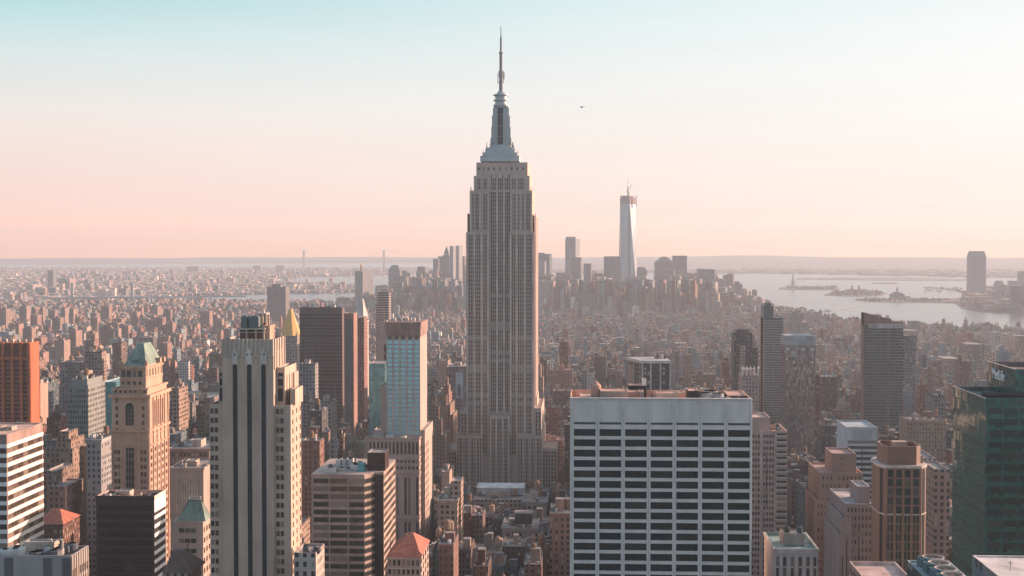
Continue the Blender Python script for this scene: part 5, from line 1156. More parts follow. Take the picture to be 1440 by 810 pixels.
# blocks between the pale tower and the banded tower
for nm, lab, p0, p1, s_, py, Y, c, kw in (
    ('grey_brick_tower', 'grey brick tower with bright edge and twin whip antennas below gold pyramid', 421, 443, 447.5, 513, 1380, (.25, .235, .23), 2),
    ('grey_brick_tower', 'squat grey brick tower with wide salmon side, left of broad dark brown slab foot', 449, 467, 473.5, 566, 1200, (.24, .22, .21), 2),
    ('brick_tower', 'pinkish low block left of the squat grey brick tower', 423, 443, 449, 567, 1240, (.28, .22, .2), 0),
    ('brick_tower', 'dark red brick block with orange sunlit side right of pale striped tower', 423, 449, 455.5, 622, 930, (.2, .11, .085), 0),
    ('brick_tower', 'small red brick tower top above the dark red brick block', 432, 445, 449, 603, 960, (.2, .1, .08), 0),
    ('sliver_tower', 'narrow building with flame orange side above the banded tower roof', 452, 458, 464, 610, 1010, (.24, .16, .13), 0),
    ('grey_brick_tower', 'plain blue grey block between two orange slivers above banded tower roof', 462, 472, 475, 622, 980, (.27, .28, .29), 0),
    ('sliver_tower', 'short narrow block with orange side nearest the dark bulkhead', 477, 481, 484, 616, 1030, (.25, .16, .13), 0)):
    d = dims(p0, p1, py, Y, side=s_)
    r = tower(nm, lab, None, [d], cw(c), kit=dict(n=3, tanks=1 if kw == 0 and p1 - p0 > 10 else 0))
    for k in range(kw): antenna(r, d[0] + 5 + k * 7, d[2] + 8, d[4] - 1, 16, .2, 'whip_antenna')
# rows of brick blocks behind the pyramid towers
tower('brick_block', 'long red brown brick block with rows of windows, left of the pale tower', 'long brick block', [dims(236, 293, 634, 900, depth=40)], cw((.24, .145, .115), 2.6, 3.6, .5), kit=dict(n=6), cornice=((.33, .22, .18), .8))
r = tower('columned_block', 'pale classical block with tall columns between green roof and green-roofed tan tower', None, [dims(238, 285, 661, 830, depth=36)], cw((.40, .31, .26), 50, 50, .01), kit=dict(n=8), cornice=((.42, .33, .28), .8))
z0 = fz(661, 830); ribs(r, 'column', 'F', fx(248, 830), fx(276, 830), 9, 830, z0 - 28, z0 - 7, .6, .8, (.45, .36, .3)); panels(r, 'window', [('F', fx(249.5 + 3.5 * i, 830), fx(251 + 3.5 * i, 830), z0 - 28, z0 - 8, 830) for i in range(8)], M['win'])
tower('brown_block', 'plain grey brown block with ribbed front beyond the long brick block', None, [dims(240, 296, 562, 1500, depth=60)], cw((.22, .19, .18)), kit=dict(n=5))
tower('white_block', 'small white block catching sun among rooftops left of the pale tower', None, [dims(250, 265, 510, 1900, side=269)], cw((.5, .45, .42)), kit=dict(n=2))
tower('orange_block', 'tall thin orange sunlit block behind the grey gridded block', None, [dims(118, 143, 497, 1450, side=150)], cw((.27, .2, .17)), kit=dict(n=3, tanks=1))
tower('ribbed_grey_block', 'grey brown ribbed block on the skyline behind the green copper roof', None, [dims(84, 118, 512, 1500, depth=50)], cw((.2, .18, .175)), kit=dict(n=3, tanks=2))
tower('tan_block', 'salmon banded block just right of the orange ribbed tower', None, [dims(48, 56, 543, 1300, side=67)], cw((.42, .28, .22), 40, 3.6, .01), kit=dict(n=2))
# stepped brown towers left of the mast tower
Y = 1240.0
r = tower('stepped_brick_tower', 'dark brick tower stepping down in sunlit ledges left of mast-topped skyscraper', 'stepped brick tower', [(fx(598, Y), fx(613, Y), Y, Y + 46, fz(560, Y)), (fx(613, Y), fx(617, Y), Y, Y + 44, fz(572, Y)), (fx(617, Y), fx(621, Y), Y, Y + 42, fz(590, Y)), (fx(621, Y), fx(626, Y), Y, Y + 40, fz(612, Y)), (fx(604, Y), fx(609, Y), Y + 10, Y + 20, fz(545, Y))], cw((.23, .15, .12), 2.8, 3.5, .45), kit=dict(n=3, tanks=1))
Y = 1420.0
tower('stepped_brick_tower', 'taller stepped brick tower with small pointed penthouse behind its lower stepped twin', None, [(fx(612, Y), fx(628, Y), Y, Y + 50, fz(556, Y)), (fx(628, Y), fx(633, Y), Y, Y + 48, fz(570, Y)), (fx(633, Y), fx(637, Y), Y, Y + 46, fz(584, Y)), (fx(622, Y), fx(630, Y), Y + 8, Y + 26, fz(544, Y)), (fx(624, Y), fx(628, Y), Y + 12, Y + 20, fz(533, Y))], cw((.25, .165, .13), 2.8, 3.5, .45), kit=dict(n=3, tanks=1))
r = tower('mural_block', 'dark block with a tall pale advertising banner left of mast-topped skyscraper', None, [dims(628, 657, 516, 1650, depth=60)], cw((.15, .14, .14)), kit=dict(n=3))
m = MB(); m.c = (.3, .38, .42); m.box(fx(641, 1650), fx(651, 1650), 1649.7, 1649.95, fz(560, 1650), fz(524, 1650)); m.c = (.12, .14, .16); m.box(fx(643, 1650), fx(648, 1650), 1649.6, 1649.69, fz(558, 1650), fz(541, 1650)); m.build('banner', M['paint'], r)
# rooftops in front of the mast tower
Y = 900.0
r = tower('tan_loft_tower', 'tan loft tower with white top block, below left foot of mast-topped skyscraper', 'tan loft tower', [(fx(615, Y), fx(643, Y), Y, Y + 34, fz(704, Y)), (fx(632, Y), fx(646, Y), Y + 10, Y + 28, fz(681, Y))], cw((.36, .26, .21), 3.4, 3.7, .6), kit=dict(n=4), cornice=((.4, .3, .25), .6))
tower('brick_top_block', 'square tan tower block behind the tan loft tower', None, [dims(621, 632, 664, 1130, side=638)], cw((.38, .28, .23), 20, 20, .01), kit=dict(n=2))
d = dims(664, 738, 703, 1150, depth=46)
r = tower('long_roof_block', 'long low block with pale grey roof housing at foot of mast-topped skyscraper', 'long pale-roofed block', [d], cw((.33, .27, .24), 3.4, 3.8, .6), kit=dict(n=8, tanks=2))
m = MB(); m.c = (.42, .48, .52); m.box(d[0] + 2, d[1] - 2, d[2] + 22, d[3], d[4], fz(687, 1172)); m.c = (.62, .62, .6); m.box(d[0] + 1.5, d[1] - 1.5, d[2] + 21.5, d[3] + .5, fz(687, 1172) + .01, fz(686, 1172)); m.build('roof_housing', M['paint'], r)
d = dims(735, 769, 705, 1120, depth=44)
r = tower('tank_block', 'grey corniced block carrying a tall tank house right of long pale roof', None, [d], cw((.27, .26, .25), 4, 4, .6), kit=dict(n=4, tanks=1), cornice=((.33, .32, .31), .7))
m = MB(); m.c = (.34, .2, .15); x = fx(755.5, 1150); m.lathe(x, 1150, [(2.2, d[4] - 1), (2.2, fz(678, 1150)), (2.5, fz(677.5, 1150)), (.05, fz(674, 1150))], 8); m.build('tank_house', M['paint'], r)
d = dims(706, 756, 742, 960, depth=36)
r = tower('billboard_block', 'loft block holding a big dark screen box on its roof', 'screen-box loft', [d], cw((.27, .2, .17), 4, 3.9, .6), kit=dict(n=8, tanks=1), cornice=((.35, .3, .27), .6))
m = MB(); m.c = (.045, .05, .052); m.box(fx(724, 965), fx(748, 965), 965, 975, d[4] + 1.4, fz(722.5, 965)); m.c = (.3, .26, .23); m.box(fx(723, 965), fx(749, 965), 964.6, 975.4, fz(722.5, 965) + .01, fz(721, 965))
for p in (726, 736, 746): m.box(fx(p, 968) - .3, fx(p, 968) + .3, 968, 969, d[4] - 1, d[4] + 1.4)
m.build('screen_box', M['paint'], r)

# ---------------------------------------------------------------- downtown and far landmarks
def far_tower(name, label, p0, p1, py, Y, c, cap=None, depth=45, side=None, short=None, tiers=(), win=(4, 4, .5), wall=None):
    d = dims(p0, p1, py, Y, side=side, depth=None if side else depth)
    b = gz(d[0], Y)
    tt = [d] + [(fx(a, Y), fx(e, Y), Y + q, Y + q + w, fz(t, Y)) for a, e, t, q, w in tiers]
    turn = 0.0
    if 4900 <= Y <= 7200 and p0 < 840:                                   # these streets run at an angle to the avenues, so each block shows its sunlit west flank
        turn = math.radians(-20); W = d[1] - d[0]; xc = (d[0] + d[1]) / 2; fl = .13 if side is None else min(.5, max(.2, (side - p1) / (side - p0)))
        if side is not None: xc = (d[0] + fx(side, Y)) / 2; W = fx(side, Y) - d[0]
        kx = (1 - fl) / math.cos(turn) * (W / (d[1] - d[0])); D0 = d[3] - d[2]; D1 = fl * W / math.sin(-turn)
        oc = (d[0] + d[1]) / 2
        tt = [(xc + (t[0] - oc) * kx, xc + (t[1] - oc) * kx, Y + (t[2] - Y) * D1 / D0, Y + (t[3] - Y) * D1 / D0, t[4]) for t in tt]; d = tt[0]
    x0, x1, y0, y1, zt = d
    r = tower(name, label, short, tt, wall or (c, win), par=0.5, base=b)
    if cap:
        m = MB(); m.c = tuple(v * .9 for v in c); zc = fz(cap[1], Y); P = [(x0, y0), (x1, y0), (x1, y1), (x0, y1)]; xm, ym = (x0 + x1) / 2, (y0 + y1) / 2
        sh = lambda k: [(xm + (p[0] - xm) * k, ym + (p[1] - ym) * k) for p in P]
        if cap[0] == 'pyr': m.prism(P, zt, zc, 0, None, sh(.04))
        elif cap[0] == 'trap': m.prism(P, zt, zc, 0, None, sh(cap[2] if len(cap) > 2 else .55))
        elif cap[0] == 'dome': m.lathe(xm, ym, [((x1 - x0) / 2 * .95 * math.cos(t * math.pi / 14), zt + (zc - zt) * math.sin(t * math.pi / 14)) for t in range(8)], 16)
        elif cap[0] == 'spire': w = (x1 - x0) * .28; m.prism(sh(.6), zt, zt + (zc - zt) * .35, 0, None); m.prism(sh(.56), zt + (zc - zt) * .35, zc, 0, None, sh(.02))
        m.build('roof_cap', M['paint'], r)
    r.rotation_euler.z = turn
    return r
S = 'sky'
for a in [
    ('slab_tower', 'wide plain brown grey slab tower standing before the east river', 376, 402, 404, 4300, (.19, .165, .165), None, 60, None, 'wide riverside slab', ((382, 394, 400, 10, 30),)),
    ('residential_tower', 'tall two-toned slab tower above the campanile, dark left half', 499, 510.5, 381, 5200, (.23, .24, .25), None, 45, 521, 'two-toned slab'),
    ('downtown_tower', 'round-topped grey office tower right of the two-toned slab', 546, 565, 380, 6300, (.19, .21, .23), ('trap', 373, .5), 50),
    ('downtown_tower', 'grey tower with sloping shoulders left of the pointed pink tower', 585.5, 601, 384, 6400, (.2, .22, .23), ('trap', 375, .75), 50),
    ('downtown_tower', 'low broad grey office block below the sloping-shouldered tower', 566, 586, 391, 6000, (.22, .23, .24), None, 60),
    ('courthouse_tower', 'pink stone tower tapering to slim pyramid top, left group downtown', 584, 592, 408, 5600, (.34, .24, .21), ('spire', 384), 40, 599),
    ('downtown_tower', 'dark square tower left of the tall pyramid-spired skyscraper', 609, 618, 364, 6600, (.14, .16, .18), None, 50),
    ('downtown_tower', 'dark stepped tower adjoining the pyramid-spired skyscraper', 616, 625, 360.5, 6650, (.15, .17, .19), None, 50),
    ('pyramid_spire_tower', 'dark downtown skyscraper with pyramid spire left of twin lit slabs', 622, 634, 359, 6500, (.15, .165, .18), ('spire', 346), 45, None, 'pyramid-spired tower'),
    ('municipal_tower', 'pinkish tower with slender tiered spire, downtown left group', 607, 617, 402, 5700, (.33, .26, .24), ('spire', 376), 40, 621),
    ('rippled_tower', 'left one of twin silvery slabs with bright sunlit edge downtown', 632.5, 637.5, 346, 5600, (.34, .35, .36), None, 40, 640.5, 'twin lit slabs'),
    ('rippled_tower', 'right one of twin silvery slabs with bright sunlit edge downtown', 641, 645.5, 345.5, 5650, (.34, .35, .36), None, 40, 649.5),
    ('downtown_tower', 'slim pink-edged tower peeping out left of mast-topped skyscraper', 650.5, 653, 360, 6000, (.28, .22, .21), None, 40, 656),
    ('downtown_tower', 'small pinkish tower with lit side before the twin silvery slabs', 594, 602, 420, 5000, (.27, .24, .24), None, 40, 606.5, None, ((596, 601, 416, 8, 16),)),
    ('downtown_tower', 'teal dark square tower just right of mast-topped skyscraper', 752, 776, 357, 6300, (.11, .16, .17), None, 60, None, 'teal square tower', ((755, 766, 355.5, 10, 30),)),
    ('downtown_tower', 'pale lower tower standing before the teal square tower', 752, 768, 367, 6000, (.28, .3, .32), None, 40),
    ('notched_glass_tower', 'tall pale glass tower with bright right half and notched dark top', 794.5, 806.5, 336, 6200, (.30, .30, .31), None, 50, 815, 'notched pale tower', ((795.5, 809, 333, 12, 34),)),
    ('downtown_tower', 'pinkish grey block hiding right foot of the notched pale tower', 803.5, 818.5, 362, 5900, (.24, .22, .22), None, 45),
    ('downtown_tower', 'grey tower right of the notched pale tower', 820.5, 832.5, 370.5, 6100, (.22, .23, .24), None, 45),
    ('downtown_tower', 'broad flat-topped grey tower left of tapering glass tower', 849, 874, 360.5, 6000, (.22, .235, .245), None, 60, None, 'broad flat grey tower'),
    ('downtown_tower', 'round-shouldered grey tower right of the tapering glass tower', 894, 909.5, 381, 6300, (.2, .21, .22), ('trap', 375.5, .55), 50),
    ('domed_office_tower', 'pinkish office tower under blunt pyramid roof, right of tapering tower', 920.5, 947, 369, 6500, (.25, .225, .225), ('trap', 361, .25), 60),
    ('downtown_tower', 'tall flat-topped pinkish office tower next to the blunt pyramid roof', 946, 965.5, 359.5, 6400, (.235, .22, .225), None, 60),
    ('downtown_tower', 'chamfer-topped pinkish tower with blue left half, waterfront', 973, 1010, 391, 6100, (.22, .215, .225), ('trap', 383.5, .78), 60, None, 'chamfer-topped tower', ((991, 1008.5, 389, -8, 8),)),
    ('downtown_tower', 'low greenish grey tower right of the chamfer-topped tower', 1008, 1025, 404, 6000, (.2, .22, .22), None, 50),
    ('waterfront_tower', 'slim grey tower alone on the waterfront with lighter crown', 1031.5, 1043.5, 399, 5900, (.19, .19, .2), None, 40, None, None, ((1033, 1040, 395.5, 6, 20),)),
    ('spired_pink_tower', 'small pink tower with dark pointed cap near the waterfront', 1044, 1052, 418, 5200, (.42, .23, .19), ('spire', 411.5), 30),
    ('downtown_tower', 'broad dark grey block in front of the tall flat pinkish tower', 944, 976, 407, 5600, (.15, .165, .175), None, 60),
    ('downtown_tower', 'wide grey block low before the notched pale tower', 757, 782, 404, 5300, (.17, .18, .19), None, 70, None, None, ((760, 772, 398, 10, 40), (782, 789, 409, 4, 50), (788, 795, 416, 0, 50))),
    ('downtown_tower', 'reddish grey block with blocky top left of tapering tower foot', 822, 856, 408, 5400, (.21, .175, .175), None, 60, None, None, ((830, 850, 402, 10, 40),)),
    ('downtown_tower', 'dull grey block directly before the tapering tower foot', 874, 892, 424, 5000, (.17, .18, .185), None, 40),
    ('downtown_tower', 'pale hazy block right of the dull grey block', 885, 907, 405, 5500, (.27, .27, .28), None, 40),
    ('downtown_tower', 'dark block with pink-lit side before the blunt pyramid roof', 920, 940, 401, 5500, (.15, .17, .19), None, 40),
    ('ziggurat_block', 'hazy stepped grey block left of the slant-topped glass tower', 1106, 1138, 452, 3700, (.19, .185, .19), None, 80, None, None, ((1112, 1130, 440, 20, 50), (1116, 1126, 437, 25, 20), (1136, 1146, 462, 0, 60))),
    ('grey_tower', 'small hazy grey tower on the shore right of slant-topped glass tower', 1279, 1293, 450, 3600, (.22, .23, .24), None, 30),
    ('brick_block', 'salmon brick block below the small hazy grey shore tower', 1270, 1293, 463, 3300, (.36, .22, .18), None, 50),
    ('stepped_salmon_block', 'stepped salmon apartment block near the shore, right side', 1328, 1345, 474, 3100, (.38, .25, .2), None, 50, None, None, ((1331, 1342, 466, 10, 30), (1334, 1339, 460, 15, 12))),
    ('brick_block', 'small salmon tower right of the stepped salmon apartment block', 1347, 1354, 466, 3150, (.38, .25, .2), None, 30),
    ('white_block', 'white apartment slab near the shore at far right', 1398, 1408, 465, 3000, (.5, .44, .4), None, 40),
    ('white_block', 'second white apartment slab just right of the first at far right', 1411, 1424, 467, 3050, (.46, .4, .37), None, 40),
    ('brick_block', 'salmon block at the right frame edge near the shore', 1428, 1446, 470, 2950, (.36, .24, .2), None, 40),
    ('brick_slab', 'dusty pink block with lit face above the green glass tower roofs', 1328, 1353, 502, 2300, (.3, .22, .2), None, 60),
    ('brick_slab', 'tall grey pink slab left of white lettering tower top', 1360, 1385, 482, 2400, (.24, .2, .19), None, 50),
    ('waterside_skyscraper', 'tall rounded glass skyscraper alone across the water at right', 1362, 1385.5, 360, 7000, (.22, .23, .25), ('trap', 353, .8), 50, None, 'cross-river skyscraper'),
    ('waterside_tower', 'rounded low tower across the water right of the tall rounded skyscraper', 1399, 1412, 401, 7100, (.23, .22, .23), ('trap', 394, .6), 45),
    ('waterside_tower', 'second low tower across the water, flat topped', 1419.5, 1431, 394, 7100, (.22, .22, .23), None, 45),
    ('waterside_tower', 'tower across the water cut by the right frame edge', 1433.5, 1446, 381, 7000, (.2, .21, .23), None, 45),
    ('brooklyn_tower', 'tall dark tower rising over the far left flats', 68, 76, 380.5, 7600, (.17, .18, .2), None, 40, None, 'far left tower'),
    ('brooklyn_tower', 'grey block right of the tall dark far left tower', 84, 93, 392, 7800, (.2, .2, .21), None, 40),
    ('brooklyn_tower', 'salmon block among far left towers', 95, 99, 393, 7800, (.4, .28, .24), None, 40, 107),
    ('brooklyn_tower', 'dark pair of blocks with pink edges, far left flats', 120, 128, 399, 7700, (.2, .2, .21), None, 40, 133),
    ('brooklyn_tower', 'second block of the dark far left pair', 134, 137, 399, 7650, (.2, .2, .21), None, 40, 140),
    ('brooklyn_tower', 'pale wide block with rounded bright side at far left', 40, 47, 401, 7400, (.42, .33, .28), None, 40, 60),
    ('brooklyn_tower', 'wide hazy block near the horizon left of centre left', 264, 280, 375, 13500, (.2, .19, .19), None, 60),
    ('brooklyn_tower', 'first of two hazy blocks under the left bridge tower', 356, 367, 374, 13800, (.2, .19, .19), None, 60),
    ('brooklyn_tower', 'second of two hazy blocks, right one, under the left bridge tower', 388, 400, 373.5, 13800, (.2, .19, .19), None, 60),
    ('waterfront_shed', 'long bright warehouse on the far shore below the bridge towers', 440, 458, 385, 11800, (.6, .46, .36), None, 160),
    ('waterfront_shed', 'small yellowish warehouse beside the wide riverside slab', 404, 414, 401, 7700, (.6, .5, .34), None, 80),
]:
    far_tower(*a[:7], cap=a[7], depth=a[8], side=a[9] if len(a) > 9 else None, short=a[10] if len(a) > 10 else None, tiers=a[11] if len(a) > 11 else ())
# brick apartment slabs of the east side
for i, (p0, p1, s_, py, Y) in enumerate([(0, 9, 17, 436, 3900), (28, 38, 44, 432, 4100), (45, 49, 54, 433, 4200), (57, 61, 65, 434, 4200), (85, 92, 97, 435, 4100), (98, 104, 108, 436, 4000), (32, 45, 51, 464, 3000), (98, 107, 116, 467, 2850), (121, 132, 139, 471, 2800), (142, 157, 160, 462, 2950), (161, 167, 171, 464, 2950), (76, 90, 99, 481, 2600), (234, 243, 248, 455, 3300), (185, 193, 199, 440, 4000), (300, 306, 310, 444, 3700), (211, 222, 228, 432, 4600), (258, 263, 267, 428, 5000), (320, 327, 331, 440, 4200)]):
    sides = ['far left', 'hazy', 'dusty', 'brown', 'salmon-sided', 'narrow']
    d = dims(p0, p1, py, Y, side=s_)
    d = (*d[:3], min(d[3], d[2] + 70), d[4])
    r = tower('apartment_slab', '', None, [d, (d[0] + 4, d[1] - 4, d[2] + 8, d[2] + 16, d[4] + 4)], cw(random.choice([(.3, .2, .165), (.27, .19, .165), (.33, .23, .19)]), 3, 3, .4), roofc=(.35, .28, .25), group='brick apartment slabs on the east side', base=gz(d[0], Y))
    r['_slab'] = (p0 + p1) / 2

# tapering glass tower with crane and antenna stub
Y = 5900.0; X = lambda p: fx(p, Y, 350); Z = lambda p: fz(p, Y, 883); b0 = gz(X(883), Y); h_ = 30.0; xm = X(883); ym = Y + h_
q4 = lambda k, rot: [(xm + k * math.cos(rot + i * math.pi / 2), ym + k * math.sin(rot + i * math.pi / 2)) for i in range(4)]
r = thing('tapering_glass_tower', 'very tall tapering glass skyscraper still unfinished, with antenna and crane on top', 'skyscraper', (xm, ym, b0)); HERO.append((870, 897, 252, Y, xm - 40, xm + 40, Y, Y + 60, 'tapering glass tower', 440))
m = MB(); w_ = (X(896.5) - X(870)) / 2 * .85; th = math.radians(12); wt = w_
B_ = q4(w_ * math.sqrt(2), th - math.pi * .75); T_ = q4(w_, th - math.pi * .5)
zb, zt = b0 + 25, Z(287)
m.prism(B_, b0, zb)
for i in range(4):
    j = (i + 1) % 4; m.face([(*B_[i], zb), (*B_[j], zb), (*T_[i], zt)]); m.face([(*B_[j], zb), (*T_[j], zt), (*T_[i], zt)])
m.face([(*p, zt) for p in T_]); m.build('wall', M['freedom'], r)
m = MB(); m.c = (.28, .2, .19); m.prism(T_, zt + .1, zt + 26, c=(.3, .22, .2)); m.prism([(xm + (p[0] - xm) * .8, ym + (p[1] - ym) * .8) for p in T_], zt + 26, zt + 34, c=(.25, .2, .2)); m.build('steel_crown', M['paint'], r)
r2 = random.Random(8)
for i in range(12): m = MB(); m.c = (.26, .24, .24); x = xm + r2.uniform(-wt, wt); m.box(x, x + 3, ym - 10, ym - 6, zt + r2.uniform(-20, 30), zt + 36); m.build('hoist', M['paint'], r)
m = MB(); m.c = (.28, .24, .24); m.tube((xm, ym, zt + 30), (xm, ym, Z(262)), 2.0, 6); m.tube((xm, ym, Z(262)), (xm, ym, Z(252)), .8, 5); m.build('antenna_mast', M['paint'], r)
m = MB(); m.c = (.3, .22, .21); m.tube((xm + 4, ym, zt + 30), (xm + 4, ym, Z(268)), 1.4, 5); m.tube((xm - 8, ym, Z(270)), (xm + 18, ym, Z(259)), .9, 5); m.tube((xm + 4, ym, Z(268)), (xm + 18, ym, Z(259)), .4, 4); m.build('crane', M['paint'], r)

# ---------------------------------------------------------------- bridges, islands, boat, helicopter
def suspension_bridge(name, label, A, B, deck_z, tower_z, t0, t1, tw, c, deck_w, legs):
    """Deck from A to B, towers at fractions t0 and t1, cables as parabolas."""
    A, B = Vector(A), Vector(B); d = (B - A); n = Vector((-d.y, d.x)).normalized(); u = d.normalized()
    mid = A.lerp(B, .5); r = thing(name, label, 'bridge', (mid.x, mid.y, gz(mid.x, mid.y) - 2))
    g = lambda p: gz(p.x, p.y)
    def bar(m, p, q, w, z0, z1, zb0, zb1):
        P = [p - n * w, p + n * w]; Q = [q - n * w, q + n * w]
        if (Q[0] - P[0]).cross(P[1] - P[0]) < 0: P.reverse(); Q.reverse()
        m.face([(*P[0], z1), (*Q[0], zb1), (*Q[1], zb1), (*P[1], z1)]); m.face([(*P[1], z0), (*Q[1], zb0), (*Q[0], zb0), (*P[0], z0)])
        m.face([(*P[0], z0), (*Q[0], zb0), (*Q[0], zb1), (*P[0], z1)]); m.face([(*Q[1], zb0), (*P[1], z0), (*P[1], z1), (*Q[1], zb1)])
    m = MB(); m.c = c; N = 24
    for i in range(N):
        p, q = A.lerp(B, i / N), A.lerp(B, (i + 1) / N); bar(m, p, q, deck_w, deck_z + g(p) - 3, deck_z + g(p) + 3, deck_z + g(q) - 3, deck_z + g(q) + 3)
    m.build('deck', M['paint'], r)
    T0, T1 = A.lerp(B, t0), A.lerp(B, t1)
    for T_ in (T0, T1):
        m = MB(); m.c = c; z0, z1 = g(T_) - 3, g(T_) + tower_z
        for s in (-1, 1): p = T_ + n * s * legs; m.box(p.x - tw, p.x + tw, p.y - tw, p.y + tw, z0, z1)
        for zz in (z1 - tw * 2, z0 + (z1 - z0) * .62): bar(m, T_ - u * tw * .8, T_ + u * tw * .8, legs, zz, zz + tw * 1.8, zz, zz + tw * 1.8)
        m.build('tower', M['paint'], r)
    for s in (-1, 1):
        m = MB(); m.c = c
        f = lambda t: (deck_z + 4 + (tower_z - deck_z - 4) * (((t - (t0 + t1) / 2) / ((t1 - t0) / 2)) ** 2) if t0 <= t <= t1 else deck_z + (tower_z - deck_z) * (t / t0 if t < t0 else (1 - t) / (1 - t1)))
        pts = [t / 30 for t in range(31)]; pts = sorted(set(pts + [t0, t1]))
        for a, b in zip(pts, pts[1:]):
            p, q = A.lerp(B, a) + n * s * legs * .9, A.lerp(B, b) + n * s * legs * .9; m.tube((p.x, p.y, f(a) + g(p)), (q.x, q.y, f(b) + g(q)), tw * .12, 4)
        m.build('cable', M['paint'], r)
    return r
def rayat(px, dist): r_ = ray(px, 380); k = dist / math.hypot(r_[0], r_[1]); return (r_[0] * k, r_[1] * k)
suspension_bridge('suspension_bridge', 'far pale suspension bridge with two tall portal towers on the left horizon', rayat(330, 17300), rayat(630, 18200), 70, 209, .31, .685, 8, (.30, .27, .27), 14, 17)
suspension_bridge('suspension_bridge', 'steel suspension bridge crossing the river at far left among rooftops', rayat(60, 5900), rayat(345, 5950), 41, 102, .14, .43, 4, (.30, .34, .36), 14, 13)

def lib():
    x, y = ground(1115, 404.8); b = gz(x, y); r = thing('statue', 'tiny robed statue with raised torch on tall pedestal, on an island in the bay', 'statue', (x, y, b))
    m = MB(); m.c = (.40, .36, .33); P = [(x + (26 if i % 2 else 36) * math.cos(i * math.pi / 8), y + (26 if i % 2 else 36) * math.sin(i * math.pi / 8)) for i in range(16)]; m.prism(P, b - 1, b + 14); m.prism([(x - 10, y - 10), (x + 10, y - 10), (x + 10, y + 10), (x - 10, y + 10)], b + 14, b + 47, 0, None, [(x - 7.5, y - 7.5), (x + 7.5, y - 7.5), (x + 7.5, y + 7.5), (x - 7.5, y + 7.5)]); m.build('pedestal', M['paint'], r)
    m = MB(); z = b + 47; m.lathe(x, y, [(5.5, z), (4.6, z + 8), (4.9, z + 18), (4.2, z + 26), (4.4, z + 30), (1.6, z + 32), (1.5, z + 33), (2.1, z + 35), (1.9, z + 38), (.3, z + 39)], 12); m.tube((x + 3.5, y, z + 29), (x + 6.2, y - 1, z + 40), 1.0, 6); m.lathe(x + 6.2, y - 1, [(.6, z + 40), (1.4, z + 41), (1.2, z + 43), (.1, z + 46)], 8); m.tube((x - 3.4, y, z + 28), (x - 4.2, y - 3, z + 22), 1.0, 6)
    for k in range(7): a = math.pi * k / 6; m.tube((x, y, z + 37), (x + 3.6 * math.cos(a), y, z + 37.5 + 3.0 * math.sin(a)), .25, 4)
    m.build('figure', M['skin'], r)
lib()
def clump(name, px0, px1, py0, py1, n, hmax, seed):
    """A wood too far off to tell its trees apart: many small crowns in one object."""
    q = random.Random(seed); m = MB()
    for i in range(n):
        x, y = ground(q.uniform(px0, px1), q.uniform(py0, py1)); b = gz(x, y); R_ = q.uniform(5, 10); h = q.uniform(.5, 1) * hmax
        m.lathe(x, y, [(R_ * .3, b), (R_ * q.uniform(.8, 1.1), b + h * .35), (R_ * q.uniform(.6, .95), b + h * .7), (R_ * .15, b + h)], 6)
    return tag(m.build(name, M['green']), kind='stuff')
clump('woods', 1119, 1176, 403.6, 406.4, 120, 12, 1); clump('woods', 1170, 1240, 409.8, 415.2, 160, 13, 2); clump('woods', 1215, 1338, 420.6, 423.6, 90, 10, 3); clump('woods', 1300, 1352, 404.6, 411, 40, 9, 4)
x, y = ground(1204, 412.5); b = gz(x, y)
r = tower('immigration_hall', 'red brick hall with four small turrets on the second island in the bay', None, [(x - 50, x + 50, y, y + 40, b + 20)], cw((.34, .24, .2), 6, 7, .4), base=b, cat='building')
for i in (-18, 18):
    for j in (8, 32): m = MB(); m.c = (.34, .25, .21); m.box(x + i - 3, x + i + 3, y + j - 3, y + j + 3, b + 19, b + 36); m.lathe(x + i, y + j, [(3.5, b + 36), (2.5, b + 39), (.1, b + 43)], 10, c=(.2, .3, .27)); m.build('turret', M['paint'], r)
x, y = ground(1262, 421); b = gz(x, y)
r = tower('rail_terminal', 'dark gabled waterside terminal with slim clock cupola across the water', None, [(x - 28, x + 34, y, y + 40, b + 22), (x + 34, x + 60, y, y + 40, b + 14)], cw((.2, .17, .16), 6, 7, .4), base=b, par=0)
m = MB(); m.c = (.16, .17, .17); m.prism([(x - 29, y - 1), (x + 35, y - 1), (x + 35, y + 41), (x - 29, y + 41)], b + 22.1, b + 34, 0, None, [(x - 8, y + 5), (x + 12, y + 5), (x + 12, y + 36), (x - 8, y + 36)]); m.lathe(x + 2, y + 15, [(4, b + 34), (4, b + 46), (4.6, b + 46), (.2, b + 62)], 8); m.build('roof', M['paint'], r)
x, y = ground(1284, 422); b = gz(x, y)
tower('shed', 'bright long flat shed beside the waterside terminal', None, [(x - 26, x + 22, y, y + 30, b + 9)], cw((.7, .6, .52), 60, 60, .01), base=b, par=0)
x, y = ground(1163, 437); b = gz(x, y) - 2.5
r = thing('ferry', 'small white ferry trailing a pale wake on the bay', 'boat', (x, y, b))
m = MB(); m.c = (.6, .58, .56); m.prism([(x - 16, y), (x - 11, y - 4), (x + 15, y - 4), (x + 15, y + 4), (x - 11, y + 4)], b, b + 3); m.build('hull', M['paint'], r)
m = MB(); m.c = (.75, .73, .7); m.box(x - 8, x + 12, y - 3, y + 3, b + 3, b + 6.5); m.box(x - 6, x + 2, y - 2, y + 2, b + 6.5, b + 9); m.build('cabin', M['paint'], r)
m = MB(); q0, q1 = ground(1167, 436.8), ground(1202, 429.5); nn = Vector((q1[1] - q0[1], q0[0] - q1[0])).normalized()
P0 = [Vector(q0) - nn * 4, Vector(q1) - nn * 22, Vector(q1) + nn * 22, Vector(q0) + nn * 4]; P0 = P0 if (P0[1] - P0[0]).cross(P0[2] - P0[0]) > 0 else P0[::-1]
